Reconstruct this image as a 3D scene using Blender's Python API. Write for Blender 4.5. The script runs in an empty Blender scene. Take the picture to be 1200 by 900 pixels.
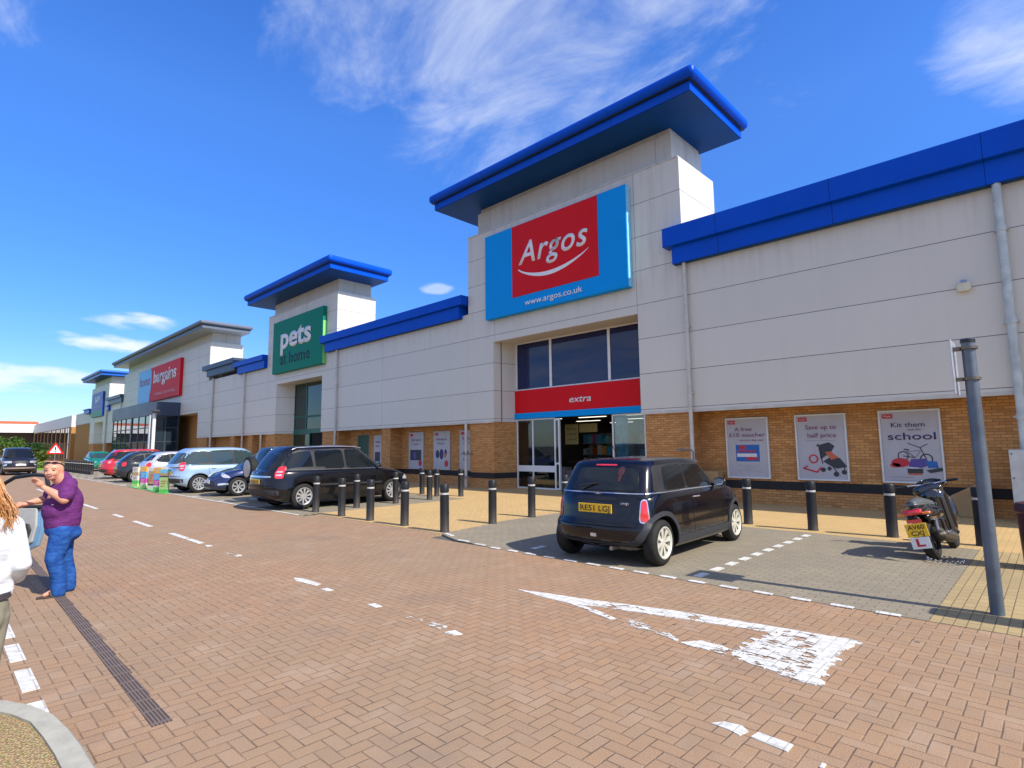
import bpy, bmesh, math, random
from mathutils import Vector, Matrix
from mathutils.bvhtree import BVHTree
from mathutils.geometry import delaunay_2d_cdt
random.seed(7)
scn = bpy.context.scene
col = scn.collection
R = math.radians
PI = math.pi

# ------------------------------------------------------------------ tagging
def tag(o, label=None, cat=None, group=None, kind=None):
    if label: o['label'] = label
    if cat: o['category'] = cat
    if group: o['group'] = group
    if kind: o['kind'] = kind
    return o

def empty(name, loc=(0, 0, 0), rz=0, parent=None, label=None, cat=None, group=None):
    o = bpy.data.objects.new(name, None)
    col.objects.link(o)
    o.location = loc
    o.rotation_euler = (0, 0, rz)
    o.empty_display_size = .2
    if parent: o.parent = parent
    return tag(o, label, cat, group)

def children(o):
    return [c for c in bpy.data.objects if c.parent == o]

def copy_tree(o, parent=None, mats=None, label=None):
    c = o.copy()
    col.objects.link(c)
    c.parent = parent
    if label: c['label'] = label
    for ch in children(o):
        copy_tree(ch, c)
    return c

# ------------------------------------------------------------------ node helpers
class N:
    def __init__(s, name, rough=.6, spec=.5, metal=0., coat=0.):
        s.m = bpy.data.materials.new(name)
        s.m.use_nodes = True
        s.t = s.m.node_tree
        s.b = s.t.nodes['Principled BSDF']
        s.b.inputs['Roughness'].default_value = rough
        s.b.inputs['Specular IOR Level'].default_value = spec
        s.b.inputs['Metallic'].default_value = metal
        s.b.inputs['Coat Weight'].default_value = coat
        s.b.inputs['Coat Roughness'].default_value = .03
    def new(s, typ, **kw):
        n = s.t.nodes.new(typ)
        for k, v in kw.items(): setattr(n, k, v)
        return n
    def put(s, sock, v):
        if isinstance(v, bpy.types.NodeSocket): s.t.links.new(v, sock)
        elif v is not None:
            if isinstance(v, (tuple, list)) and len(v) == 3 and sock.type == 'RGBA': v = (*v, 1)
            sock.default_value = v
    def math(s, op, a, b=None, c=None, clamp=False):
        n = s.new('ShaderNodeMath', operation=op, use_clamp=clamp)
        s.put(n.inputs[0], a)
        if b is not None: s.put(n.inputs[1], b)
        if c is not None: s.put(n.inputs[2], c)
        return n.outputs[0]
    def mix(s, f, a, b, blend='MIX'):
        n = s.new('ShaderNodeMix', data_type='RGBA', blend_type=blend)
        s.put(n.inputs[0], f); s.put(n.inputs[6], a); s.put(n.inputs[7], b)
        return n.outputs[2]
    def ramp(s, f, stops):
        n = s.new('ShaderNodeValToRGB')
        e = n.color_ramp.elements
        while len(e) < len(stops): e.new(.5)
        for i, (p, c) in enumerate(stops):
            e[i].position = p
            e[i].color = (*c, 1) if isinstance(c, (tuple, list)) else (c, c, c, 1)
        s.put(n.inputs[0], f)
        return n.outputs[0]
    def noise(s, scale, detail=3, rough=.55, vec=None, dist=0.):
        n = s.new('ShaderNodeTexNoise')
        n.inputs['Scale'].default_value = scale
        n.inputs['Detail'].default_value = detail
        n.inputs['Roughness'].default_value = rough
        n.inputs['Distortion'].default_value = dist
        if vec is not None: s.put(n.inputs['Vector'], vec)
        return n.outputs['Fac']
    def pos(s): return s.new('ShaderNodeNewGeometry').outputs['Position']
    def obj(s): return s.new('ShaderNodeTexCoord').outputs['Object']
    def sep(s, v):
        n = s.new('ShaderNodeSeparateXYZ'); s.put(n.inputs[0], v); return n.outputs
    def comb(s, x, y, z=0.):
        n = s.new('ShaderNodeCombineXYZ')
        s.put(n.inputs[0], x); s.put(n.inputs[1], y); s.put(n.inputs[2], z)
        return n.outputs[0]
    def bump(s, h, strength=.3, dist=.01):
        n = s.new('ShaderNodeBump')
        n.inputs['Strength'].default_value = strength
        n.inputs['Distance'].default_value = dist
        s.put(n.inputs['Height'], h)
        s.t.links.new(n.outputs[0], s.b.inputs['Normal'])
    def base(s, c): s.put(s.b.inputs['Base Color'], c)
    def rough(s, r): s.put(s.b.inputs['Roughness'], r)

_cache = {}
def plain(name, c, rough=.55, spec=.5, metal=0., coat=0., var=.12, scale=6., bump=0.):
    """a procedural paint, plastic, fabric or metal: small uneven tone + roughness"""
    if name in _cache: return _cache[name]
    n = N(name, rough, spec, metal, coat)
    f = n.noise(scale, 5, .6, n.obj())
    lo = tuple(max(0, v * (1 - var)) for v in c); hi = tuple(min(1, v * (1 + var)) for v in c)
    n.base(n.ramp(f, [(.3, lo), (.7, hi)]))
    n.rough(n.math('ADD', n.math('MULTIPLY', f, .12), rough - .06))
    if bump: n.bump(n.noise(scale * 8, 3, .6, n.obj()), bump, .005)
    _cache[name] = n.m
    return n.m

def emit(name, c, s):
    n = N(name); n.base(c); n.put(n.b.inputs['Emission Color'], c); n.b.inputs['Emission Strength'].default_value = s
    return n.m

def glass_mat(name, tint=(.02, .03, .04), see=.0, rough=.015, refl=.5):
    """window glass: mirror-like reflection over either a dark body or a see-through one"""
    if name in _cache: return _cache[name]
    n = N(name, rough, refl)
    n.base(tint)
    n.b.inputs['IOR'].default_value = 1.52
    if see > 0:
        out = n.t.nodes['Material Output']
        tr = n.new('ShaderNodeBsdfTransparent'); tr.inputs[0].default_value = (.86, .9, .88, 1)
        gl = n.new('ShaderNodeBsdfGlossy'); gl.inputs['Roughness'].default_value = rough
        gl.inputs[0].default_value = (1, 1, 1, 1)
        fr = n.new('ShaderNodeFresnel'); fr.inputs[0].default_value = 1.6
        m1 = n.new('ShaderNodeMixShader')
        n.put(m1.inputs[0], n.math('MULTIPLY', fr.outputs[0], 1.6, clamp=True)); n.t.links.new(tr.outputs[0], m1.inputs[1]); n.t.links.new(gl.outputs[0], m1.inputs[2])
        m2 = n.new('ShaderNodeMixShader'); m2.inputs[0].default_value = see
        n.t.links.new(n.b.outputs[0], m2.inputs[1]); n.t.links.new(m1.outputs[0], m2.inputs[2])
        n.t.links.new(m2.outputs[0], out.inputs[0])
    _cache[name] = n.m
    return n.m

# ------------------------------------------------------------------ mesh builder
class MB:
    def __init__(s): s.v = []; s.f = []
    def add(s, verts, faces):
        k = len(s.v); s.v += [tuple(v) for v in verts]; s.f += [tuple(i + k for i in f) for f in faces]
    def box(s, x0, x1, y0, y1, z0, z1):
        if x0 > x1: x0, x1 = x1, x0
        if y0 > y1: y0, y1 = y1, y0
        if z0 > z1: z0, z1 = z1, z0
        s.add([(x0,y0,z0),(x1,y0,z0),(x1,y1,z0),(x0,y1,z0),(x0,y0,z1),(x1,y0,z1),(x1,y1,z1),(x0,y1,z1)],
              [(0,3,2,1),(4,5,6,7),(0,1,5,4),(1,2,6,5),(2,3,7,6),(3,0,4,7)])
        return s
    def quad(s, a, b, c, d): s.add([a, b, c, d], [(0, 1, 2, 3)]); return s
    def prism(s, poly, lo, hi, ax='z'):
        """poly: 2D points; extruded from lo to hi along ax"""
        n = len(poly)
        def P(p, h):
            return {'z': (p[0], p[1], h), 'y': (p[0], h, p[1]), 'x': (h, p[0], p[1])}[ax]
        s.add([P(p, lo) for p in poly] + [P(p, hi) for p in poly],
              [tuple(range(n - 1, -1, -1)), tuple(range(n, 2 * n))] + [(i, (i + 1) % n, n + (i + 1) % n, n + i) for i in range(n)])
        return s
    def tube(s, pts, rad, n=10, caps=True):
        """bent tube through pts; rad number or list"""
        pts = [Vector(p) for p in pts]
        if not isinstance(rad, (list, tuple)): rad = [rad] * len(pts)
        rings = []
        up = None
        for i, p in enumerate(pts):
            d = (pts[min(i + 1, len(pts) - 1)] - pts[max(i - 1, 0)]).normalized()
            if up is None:
                up = Vector((0, 0, 1)) if abs(d.z) < .9 else Vector((1, 0, 0))
            a = d.cross(up).normalized(); b = a.cross(d).normalized(); up = b
            rings.append([p + (a * math.cos(2 * PI * k / n) + b * math.sin(2 * PI * k / n)) * rad[i] for k in range(n)])
        V = [v for r in rings for v in r]
        F = [(i * n + k, i * n + (k + 1) % n, (i + 1) * n + (k + 1) % n, (i + 1) * n + k) for i in range(len(pts) - 1) for k in range(n)]
        if caps: F += [tuple(range(n - 1, -1, -1)), tuple((len(pts) - 1) * n + k for k in range(n))]
        s.add(V, F); return s
    def lathe(s, prof, c=(0, 0, 0), ax='z', n=32):
        """prof: (r, h) list revolved round an axis through c"""
        V = []; F = []
        m = len(prof)
        for k in range(n):
            a = 2 * PI * k / n
            for r, h in prof:
                x, y = r * math.cos(a), r * math.sin(a)
                p = {'z': (x, y, h), 'x': (h, x, y), 'y': (y, h, x)}[ax]
                V.append((p[0] + c[0], p[1] + c[1], p[2] + c[2]))
        for k in range(n):
            for j in range(m - 1):
                F.append((k * m + j, ((k + 1) % n) * m + j, ((k + 1) % n) * m + j + 1, k * m + j + 1))
        s.add(V, F); return s
    def ball(s, c, r, n=16, m=10):
        if not isinstance(r, (tuple, list)): r = (r, r, r)
        V = [(c[0], c[1], c[2] - r[2])]; F = []
        for j in range(1, m):
            t = PI * j / m
            for k in range(n):
                a = 2 * PI * k / n
                V.append((c[0] + r[0] * math.sin(t) * math.cos(a), c[1] + r[1] * math.sin(t) * math.sin(a), c[2] - r[2] * math.cos(t)))
        V.append((c[0], c[1], c[2] + r[2]))
        for k in range(n):
            F.append((0, 1 + (k + 1) % n, 1 + k))
            F.append((len(V) - 1, 1 + (m - 2) * n + k, 1 + (m - 2) * n + (k + 1) % n))
            for j in range(m - 2):
                F.append((1 + j * n + k, 1 + j * n + (k + 1) % n, 1 + (j + 1) * n + (k + 1) % n, 1 + (j + 1) * n + k))
        s.add(V, F); return s
    def xf(s, M):
        s.v = [tuple(M @ Vector(v)) for v in s.v]; return s
    def build(s, name, mat, parent=None, smooth=False, bevel=0., world=True, seg=2, recalc=True):
        me = bpy.data.meshes.new(name)
        off = Vector((0, 0, 0))
        if parent is not None and world:
            off = wloc(parent)
        me.from_pydata([tuple(Vector(v) - off) for v in s.v], [], s.f)
        if recalc:
            bm = bmesh.new(); bm.from_mesh(me)
            bmesh.ops.recalc_face_normals(bm, faces=bm.faces)
            bm.to_mesh(me); bm.free()
        if smooth:
            for p in me.polygons: p.use_smooth = True
            try: me.set_sharp_from_angle(angle=R(38))
            except Exception: pass
        if isinstance(mat, (list, tuple)):
            for m in mat: me.materials.append(m)
        else: me.materials.append(mat)
        o = bpy.data.objects.new(name, me)
        col.objects.link(o)
        if parent is not None: o.parent = parent
        if bevel:
            b = o.modifiers.new('b', 'BEVEL'); b.width = bevel; b.segments = seg; b.limit_method = 'ANGLE'; b.angle_limit = R(40)
        return o

def wloc(o):
    v = Vector((0, 0, 0))
    while o is not None:
        v += Vector(o.location); o = o.parent
    return v

def root_mesh(mb, name, mat, loc, **kw):
    """top-level mesh object whose origin sits at loc (vertices given in world space)"""
    mb.v = [tuple(Vector(v) - Vector(loc)) for v in mb.v]
    o = mb.build(name, mat, None, **kw); o.location = loc
    return o

_dg = None
def text(s, name, mat, parent, o, right, up, w=None, h=.1, bold=0., shear=0., depth=.004, align='CENTER', spacing=1., world=True, squash=None):
    """lettering as a mesh lying in the plane (right, up); h = capital height in metres, w = optional width to fit"""
    cu = bpy.data.curves.new('t', 'FONT')
    cu.body = s; cu.align_x = 'LEFT'; cu.align_y = 'TOP_BASELINE'; cu.size = 1.; cu.offset = bold; cu.shear = shear; cu.space_character = spacing
    cu.extrude = 0; cu.resolution_u = 4
    t = bpy.data.objects.new('t', cu)
    me = bpy.data.meshes.new_from_object(t)
    bpy.data.objects.remove(t); bpy.data.curves.remove(cu)
    xs = [v.co.x for v in me.vertices]; ys = [v.co.y for v in me.vertices]
    if not xs: return None
    x0, x1 = min(xs), max(xs); 
    k = h / .7
    kx = k if w is None else w / (x1 - x0)
    ax = {'CENTER': (x0 + x1) / 2, 'LEFT': x0, 'RIGHT': x1}[align]
    right = Vector(right).normalized(); up = Vector(up).normalized(); nn = right.cross(up)
    o = Vector(o); off = wloc(parent) if (parent is not None and world) else Vector((0, 0, 0))
    yb = 0
    for v in me.vertices:
        v.co = o + right * ((v.co.x - ax) * kx) + up * ((v.co.y - yb) * k) - off
    bm = bmesh.new(); bm.from_mesh(me)
    if depth:
        r = bmesh.ops.extrude_face_region(bm, geom=bm.faces[:])
        for v in [g for g in r['geom'] if isinstance(g, bmesh.types.BMVert)]: v.co += nn * depth
    bmesh.ops.recalc_face_normals(bm, faces=bm.faces)
    bm.to_mesh(me); bm.free()
    me.materials.clear(); me.materials.append(mat)
    ob = bpy.data.objects.new(name, me); col.objects.link(ob)
    if parent is not None: ob.parent = parent
    return ob

# ------------------------------------------------------------------ camera
H = 1.54
cam = bpy.data.cameras.new('camera'); camo = bpy.data.objects.new('camera', cam); col.objects.link(camo)
yaw, pit, rol = .7678, .1108, -.0108
Fw = Vector((-math.sin(yaw) * math.cos(pit), math.cos(yaw) * math.cos(pit), math.sin(pit)))
Rt = Fw.cross(Vector((0, 0, 1))).normalized(); Up = Rt.cross(Fw)
R2 = Rt * math.cos(rol) + Up * math.sin(rol); U2 = -Rt * math.sin(rol) + Up * math.cos(rol)
M = Matrix((R2, U2, -Fw)).transposed().to_4x4(); M.translation = (0, 0, H)
camo.matrix_world = M
cam.sensor_width = 36; cam.lens = 36 * 658.6 / 1200; cam.clip_end = 5000; cam.clip_start = .05
scn.camera = camo

# ------------------------------------------------------------------ sky and sun
SUN_AZ = Vector((math.cos(R(4.5)), math.sin(R(4.5)), 0)); EL = R(43)
sd = Vector((SUN_AZ.x * math.cos(EL), SUN_AZ.y * math.cos(EL), math.sin(EL)))
sun = bpy.data.lights.new('sun', 'SUN'); suno = bpy.data.objects.new('sun', sun); col.objects.link(suno)
sun.energy = 5.0; sun.angle = R(.53); sun.color = (1, .95, .86)
suno.rotation_euler = sd.to_track_quat('Z', 'Y').to_euler()
w = bpy.data.worlds.new('World'); scn.world = w; w.use_nodes = True
nt = w.node_tree
def wn(typ, **kw):
    n = nt.nodes.new(typ)
    for k, v in kw.items(): setattr(n, k, v)
    return n
bg = nt.nodes['Background']
sky = wn('ShaderNodeTexSky', sky_type='NISHITA'); sky.sun_disc = False
sky.sun_elevation = EL; sky.sun_rotation = R(90 - 4.5); sky.air_density = 1.15; sky.dust_density = .35; sky.ozone_density = 3.0; sky.altitude = 0
hs = wn('ShaderNodeHueSaturation'); hs.inputs['Saturation'].default_value = 1.34; hs.inputs['Value'].default_value = 1.75; hs.inputs['Hue'].default_value=.518
tc = wn('ShaderNodeTexCoord')
def wmath(op, a, b=None, c=None, clamp=False):
    n = wn('ShaderNodeMath', operation=op, use_clamp=clamp)
    for i, x in enumerate((a, b, c)):
        if x is None: continue
        if isinstance(x, bpy.types.NodeSocket): nt.links.new(x, n.inputs[i])
        else: n.inputs[i].default_value = x
    return n.outputs[0]
def wdot(d):
    n = wn('ShaderNodeVectorMath', operation='DOT_PRODUCT')
    nt.links.new(tc.outputs['Generated'], n.inputs[0]); n.inputs[1].default_value = Vector(d).normalized()
    return n.outputs['Value']
sp = wn('ShaderNodeSeparateXYZ'); nt.links.new(tc.outputs['Generated'], sp.inputs[0])
er = wn('ShaderNodeValToRGB'); nt.links.new(sp.outputs[2], er.inputs[0])
er.color_ramp.elements[0].position = 0.; er.color_ramp.elements[0].color = (.40, .50, .66, 1)
er.color_ramp.elements[1].position = .5; er.color_ramp.elements[1].color = (1, 1, 1, 1)
em = wn('ShaderNodeMix', data_type='RGBA', blend_type='MULTIPLY'); em.inputs[0].default_value = 1
nt.links.new(sky.outputs[0], em.inputs[6]); nt.links.new(er.outputs[0], em.inputs[7]); nt.links.new(em.outputs[2], hs.inputs['Color'])
zc = wmath('MAXIMUM', sp.outputs[2], .02)
px_ = wmath('DIVIDE', sp.outputs[0], wmath('ADD', zc, .12)); py_ = wmath('DIVIDE', sp.outputs[1], wmath('ADD', zc, .12))
cb = wn('ShaderNodeCombineXYZ'); nt.links.new(px_, cb.inputs[0]); nt.links.new(py_, cb.inputs[1])
# wispy high cloud: stretched, distorted noise, allowed only inside patches of the dome
mp = wn('ShaderNodeMapping'); nt.links.new(cb.outputs[0], mp.inputs[0])
mp.inputs['Rotation'].default_value = (0, 0, R(-32)); mp.inputs['Scale'].default_value = (1., 1.75, 1)
no = wn('ShaderNodeTexNoise'); nt.links.new(mp.outputs[0], no.inputs['Vector'])
no.inputs['Scale'].default_value = 2.1; no.inputs['Detail'].default_value = 12; no.inputs['Roughness'].default_value = .64; no.inputs['Distortion'].default_value = .45
def patch(d, a0, a1):     # 1 inside angle a1, 0 outside a0 (degrees)
    n = wn('ShaderNodeMapRange', interpolation_type='SMOOTHSTEP'); nt.links.new(wdot(d), n.inputs[0])
    n.inputs[1].default_value = math.cos(R(a0)); n.inputs[2].default_value = math.cos(R(a1))
    return n.outputs[0]
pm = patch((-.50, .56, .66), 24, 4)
for d, a0, a1, s_ in (((-.62, .42, .67), 18, 2, .8), ((-.40, .62, .68), 20, 2, .8), ((.05, .865, .50), 10.5, 3, 1.), ((-.84, .05, .56), 7, 1, .5), ((-.24, .80, .55), 12, 1, .42), ((.2, -.8, .5), 80, 45, 1.15), ((.7, -.2, .7), 50, 25, 1.2)):  # last two: unseen cloud added behind and overhead to whiten the fill light
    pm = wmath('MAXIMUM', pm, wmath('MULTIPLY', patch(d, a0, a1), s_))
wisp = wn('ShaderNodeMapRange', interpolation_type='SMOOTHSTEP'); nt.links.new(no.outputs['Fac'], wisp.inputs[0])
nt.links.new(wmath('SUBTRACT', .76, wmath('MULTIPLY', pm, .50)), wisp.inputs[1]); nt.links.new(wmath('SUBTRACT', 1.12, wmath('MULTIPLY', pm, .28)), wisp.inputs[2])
# low cumulus near the left horizon
mp2 = wn('ShaderNodeMapping'); nt.links.new(tc.outputs['Generated'], mp2.inputs[0]); mp2.inputs['Scale'].default_value = (1, 1, 3.2)
no2 = wn('ShaderNodeTexNoise'); nt.links.new(mp2.outputs[0], no2.inputs['Vector']); no2.inputs['Scale'].default_value = 13; no2.inputs['Detail'].default_value = 7; no2.inputs['Roughness'].default_value = .5
def puff(d, sx, sz):
    """soft ellipse on the dome round direction d: azimuth half-size sx, elevation half-size sz (radians)"""
    az = math.atan2(d[1], d[0]); el = math.asin(Vector(d).normalized().z)
    daz = wmath('SUBTRACT', wmath('ARCTAN2', sp.outputs[1], sp.outputs[0]), az)
    de = wmath('SUBTRACT', wmath('ARCSINE', sp.outputs[2]), el)
    r2 = wmath('ADD', wmath('POWER', wmath('ABSOLUTE', wmath('DIVIDE', daz, sx)), 2.), wmath('POWER', wmath('ABSOLUTE', wmath('DIVIDE', de, sz)), 2.))
    q = wmath('ADD', wmath('MULTIPLY', wmath('SUBTRACT', no2.outputs['Fac'], .5), 4.2), wmath('SUBTRACT', 1., r2))
    n = wn('ShaderNodeMapRange', interpolation_type='SMOOTHSTEP'); nt.links.new(q, n.inputs[0]); n.inputs[1].default_value = -.1; n.inputs[2].default_value = 1.1
    return n.outputs[0]
pf = None
for d, sx, sz, s_ in (((-.965, .191, .188), .060, .016, .8), ((-.975, .158, .156), .062, .014, .85), ((-.992, .070, .096), .10, .020, .75), ((-.756, .594, .275), .030, .012, .4)):
    q = wmath('MULTIPLY', puff(d, sx, sz), s_)
    pf = q if pf is None else wmath('MAXIMUM', pf, q)
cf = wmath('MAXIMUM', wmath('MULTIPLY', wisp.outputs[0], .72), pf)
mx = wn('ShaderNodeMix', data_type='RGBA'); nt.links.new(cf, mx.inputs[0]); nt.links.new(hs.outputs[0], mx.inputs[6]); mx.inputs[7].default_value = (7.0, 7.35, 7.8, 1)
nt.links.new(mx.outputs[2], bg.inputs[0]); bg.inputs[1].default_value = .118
vs = scn.view_settings; vs.view_transform = 'Standard'; vs.look = 'None'; vs.gamma = 1; vs.exposure = .32; vs.use_curve_mapping = False
# ------------------------------------------------------------------ surface materials
def herr_nodes(n, s, jw):
    P = n.sep(n.pos())
    X = n.math('DIVIDE', P[0], s); Y = n.math('DIVIDE', P[1], s)
    wob = n.math('MULTIPLY', n.math('SUBTRACT', n.noise(3.1, 2, .5, n.pos()), .5), .12)
    X = n.math('ADD', X, wob); Y = n.math('ADD', Y, wob)
    I = n.math('FLOOR', X); J = n.math('FLOOR', Y)
    fx = n.math('SUBTRACT', X, I); fy = n.math('SUBTRACT', Y, J)
    m = n.math('FLOORED_MODULO', n.math('ADD', I, J), 4.)
    horiz = n.math('LESS_THAN', m, 1.5)
    is1 = n.math('COMPARE', m, 1., .3); is3 = n.math('COMPARE', m, 3., .3)
    # brick-local distances
    ux = n.math('ADD', fx, is1); uy = n.math('ADD', fy, is3)
    lx = n.math('ADD', 1., horiz); ly = n.math('SUBTRACT', 2., horiz)
    dx = n.math('MINIMUM', ux, n.math('SUBTRACT', lx, ux)); dy = n.math('MINIMUM', uy, n.math('SUBTRACT', ly, uy))
    d = n.math('MINIMUM', dx, dy)
    mr = n.new('ShaderNodeMapRange', interpolation_type='SMOOTHSTEP'); n.put(mr.inputs[0], d); mr.inputs[1].default_value = jw * .4; mr.inputs[2].default_value = jw * 2.2
    inside = mr.outputs[0]
    bid = n.comb(n.math('SUBTRACT', I, is1), n.math('SUBTRACT', J, is3), 0.)
    return inside, bid, n.noise(150, 3, .8, n.pos())
def herring(name, s=.087, palette=((.400,.245,.142),(.420,.255,.145),(.370,.236,.145),(.435,.282,.175)), joint=(.11,.075,.052), rot=0., speck=.5, jw=.036):
    """90 degree herringbone block paving from block coordinates"""
    n = N(name, .85, .25)
    inside, bid, fine = herr_nodes(n, s, jw)
    wn_ = n.new('ShaderNodeTexWhiteNoise', noise_dimensions='3D'); n.put(wn_.inputs['Vector'], bid)
    c = n.ramp(wn_.outputs['Value'], [(0, palette[0]), (.4, palette[1]), (.72, palette[2]), (1, palette[3])])
    big = n.noise(.35, 4, .6, n.pos()); mid = n.noise(2.2, 4, .6, n.pos())
    c = n.mix(.55, c, n.ramp(fine, [(.30, (.20,.17,.15)), (.5, (.78,.75,.72)), (.68, (1.8,1.7,1.55))]), 'MULTIPLY')
    c = n.mix(n.ramp(big, [(.4, 0.), (.62, .5)]), c, (palette[2][0] * .86, palette[2][1] * .98, palette[2][2] * .98))
    c = n.mix(n.ramp(mid, [(.55, 0.), (.8, .35)]), c, (.42, .33, .25))
    c = n.mix(n.ramp(n.noise(.9, 5, .7, n.pos()), [(.56, 0.), (.72, .38)]), c, (.20, .15, .12))
    vo = n.new('ShaderNodeTexVoronoi'); vo.inputs['Scale'].default_value = 1.7; n.put(vo.inputs['Vector'], n.pos())
    c = n.mix(n.math('LESS_THAN', vo.outputs['Distance'], .035), c, (.13, .10, .085))
    c = n.mix(n.math('ADD', n.math('MULTIPLY', inside, n.math('ADD', .75, n.math('MULTIPLY', mid, .3))), n.math('MULTIPLY', n.math('SUBTRACT', 1., inside), n.ramp(n.noise(5., 4, .7, n.pos()), [(.35, .05), (.65, .75)])), clamp=True), joint, c)
    n.base(c)
    n.bump(n.math('ADD', inside, n.math('MULTIPLY', fine, .25)), .5, .006)
    return n.m

def stretcher(name, c1, c2, c3, joint, bw=.172, bh=.086, swap=False, speck=.5):
    n = N(name, .85, .25)
    P = n.sep(n.pos())
    v = n.comb(P[1], P[0]) if swap else n.comb(P[0], P[1])
    b = n.new('ShaderNodeTexBrick'); n.put(b.inputs['Vector'], v)
    b.inputs['Scale'].default_value = 1; b.inputs['Brick Width'].default_value = bw; b.inputs['Row Height'].default_value = bh
    b.inputs['Mortar Size'].default_value = .005; b.inputs['Mortar Smooth'].default_value = .4
    b.inputs['Color1'].default_value = (*c1, 1); b.inputs['Color2'].default_value = (*c2, 1); b.inputs['Mortar'].default_value = (*joint, 1)
    fine = n.noise(240, 2, .7, n.pos()); big = n.noise(.8, 5, .6, n.pos())
    c = n.mix(n.ramp(big, [(.4, 0.), (.68, .55)]), b.outputs[0], c3)
    c = n.mix(.55, c, n.ramp(fine, [(.32, (.4,.38,.36)), (.5, (.78,.76,.74)), (.68, (1.3,1.28,1.25))]), 'MULTIPLY')
    n.base(c)
    n.bump(n.math('SUBTRACT', n.math('MULTIPLY', fine, .25), b.outputs['Fac']), .5, .006)
    return n.m

def brick_wall_mat(name, c1=(.66,.335,.12), c2=(.46,.21,.07), joint=(.21,.13,.065)):
    n = N(name, .85, .2)
    P = n.sep(n.pos())
    v = n.comb(n.math('ADD', P[0], P[1]), P[2])
    b = n.new('ShaderNodeTexBrick'); n.put(b.inputs['Vector'], v)
    b.inputs['Scale'].default_value = 1; b.inputs['Brick Width'].default_value = .194; b.inputs['Row Height'].default_value = .0645
    b.inputs['Mortar Size'].default_value = .0058; b.inputs['Mortar Smooth'].default_value = .3
    b.inputs['Color1'].default_value = (*c1, 1); b.inputs['Color2'].default_value = (*c2, 1); b.inputs['Mortar'].default_value = (*joint, 1)
    fine = n.noise(90, 3, .7, n.pos()); big = n.noise(.9, 5, .65, n.pos())
    c = n.mix(n.ramp(big, [(.42, 0.), (.75, .4)]), b.outputs[0], (.42, .22, .09))
    c = n.mix(.3, c, n.ramp(fine, [(.3, .5), (.7, 1.2)]), 'MULTIPLY')
    n.base(c)
    n.bump(n.math('SUBTRACT', n.math('MULTIPLY', fine, .2), b.outputs['Fac']), .45, .006)
    return n.m

def roughen(poly, step=.045, amp=.03, seed=1):
    rnd = random.Random(seed); out = []
    for i in range(len(poly)):
        a, b = Vector(poly[i]), Vector(poly[(i + 1) % len(poly)]); k = max(1, int((b - a).length / step))
        for j in range(k):
            p = a.lerp(b, j / k); q = a.lerp(b, (j + .8) / k); o = rnd.uniform(-amp, amp) * (1.6 if rnd.random() < .3 else .6)
            out += [(p.x + o, p.y + rnd.uniform(-.3, .3) * amp), (q.x + o, q.y + rnd.uniform(-.3, .3) * amp)]
    return out
def cladding_mat(name, vx=(), z0=2.46, dz=1.045, c=(.67, .635, .55), vy=()):
    """insulated metal panels: joints at fixed heights, vertical joints at the x and y given, faint run-off streaks"""
    n = N(name, .5, .4)
    pos = n.pos(); P = n.sep(pos)
    t = n.math('DIVIDE', n.math('SUBTRACT', P[2], z0 + .115), dz)
    fr = n.math('ABSOLUTE', n.math('SUBTRACT', n.math('FRACT', n.math('ADD', t, .5)), .5))
    line = n.math('LESS_THAN', fr, .0085 / dz)
    for x in vx: line = n.math('MAXIMUM', line, n.math('COMPARE', P[0], float(x), .006))
    for y in vy: line = n.math('MAXIMUM', line, n.math('COMPARE', P[1], float(y), .006))
    st = n.noise(1., 5, .65, n.comb(n.math('MULTIPLY', P[0], 5.), n.math('MULTIPLY', P[1], 5.), n.math('MULTIPLY', P[2], .35)))
    bl = n.noise(.5, 4, .6, pos)
    zz = n.new('ShaderNodeMapRange', interpolation_type='SMOOTHSTEP'); n.put(zz.inputs[0], P[2]); zz.inputs[1].default_value = 5.4; zz.inputs[2].default_value = 6.65
    c0 = n.mix(n.math('MULTIPLY', n.ramp(st, [(.46, 0.), (.74, .5)]), n.math('ADD', .16, n.math('MULTIPLY', zz.outputs[0], .8))), c, (c[0] * .62, c[1] * .58, c[2] * .52))
    c0 = n.mix(n.ramp(bl, [(.35, 0.), (.75, .25)]), c0, (c[0] * .82, c[1] * .84, c[2] * .88))
    # each panel row a hair different
    wn_ = n.new('ShaderNodeTexWhiteNoise', noise_dimensions='1D'); n.put(wn_.inputs['W'], n.math('FLOOR', t))
    c0 = n.mix(n.math('MULTIPLY', wn_.outputs['Value'], .10), c0, (.35, .33, .30))
    n.base(n.mix(line, c0, (.17, .16, .15)))
    n.bump(n.math('SUBTRACT', 1., line), .35, .008)
    return n.m

M_ROAD = herring('red_block_paving')
M_GREY = stretcher('grey_block_paving', (.33,.28,.195), (.28,.24,.17), (.23,.20,.15), (.15,.135,.10))
M_YEL = stretcher('buff_block_paving', (.64,.43,.185), (.57,.38,.165), (.47,.33,.15), (.30,.21,.10))
M_YEL2 = stretcher('buff_block_paving_turned', (.47,.35,.17), (.40,.30,.15), (.32,.24,.13), (.17,.13,.07), swap=True)
M_BRICK = brick_wall_mat('buff_facing_brick')
M_BRICK_OR = brick_wall_mat('orange_facing_brick', (.50, .24, .07), (.43, .20, .06), (.40, .22, .10))
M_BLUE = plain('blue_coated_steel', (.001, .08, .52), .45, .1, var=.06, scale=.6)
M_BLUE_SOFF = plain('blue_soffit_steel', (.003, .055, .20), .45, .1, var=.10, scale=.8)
M_GREYROOF = plain('grey_coated_steel', (.13, .15, .19), .4, .25, var=.08, scale=.6)
M_GREYTOP = plain('pale_grey_steel', (.33, .36, .38), .4, .5, var=.06, scale=.6)
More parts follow.
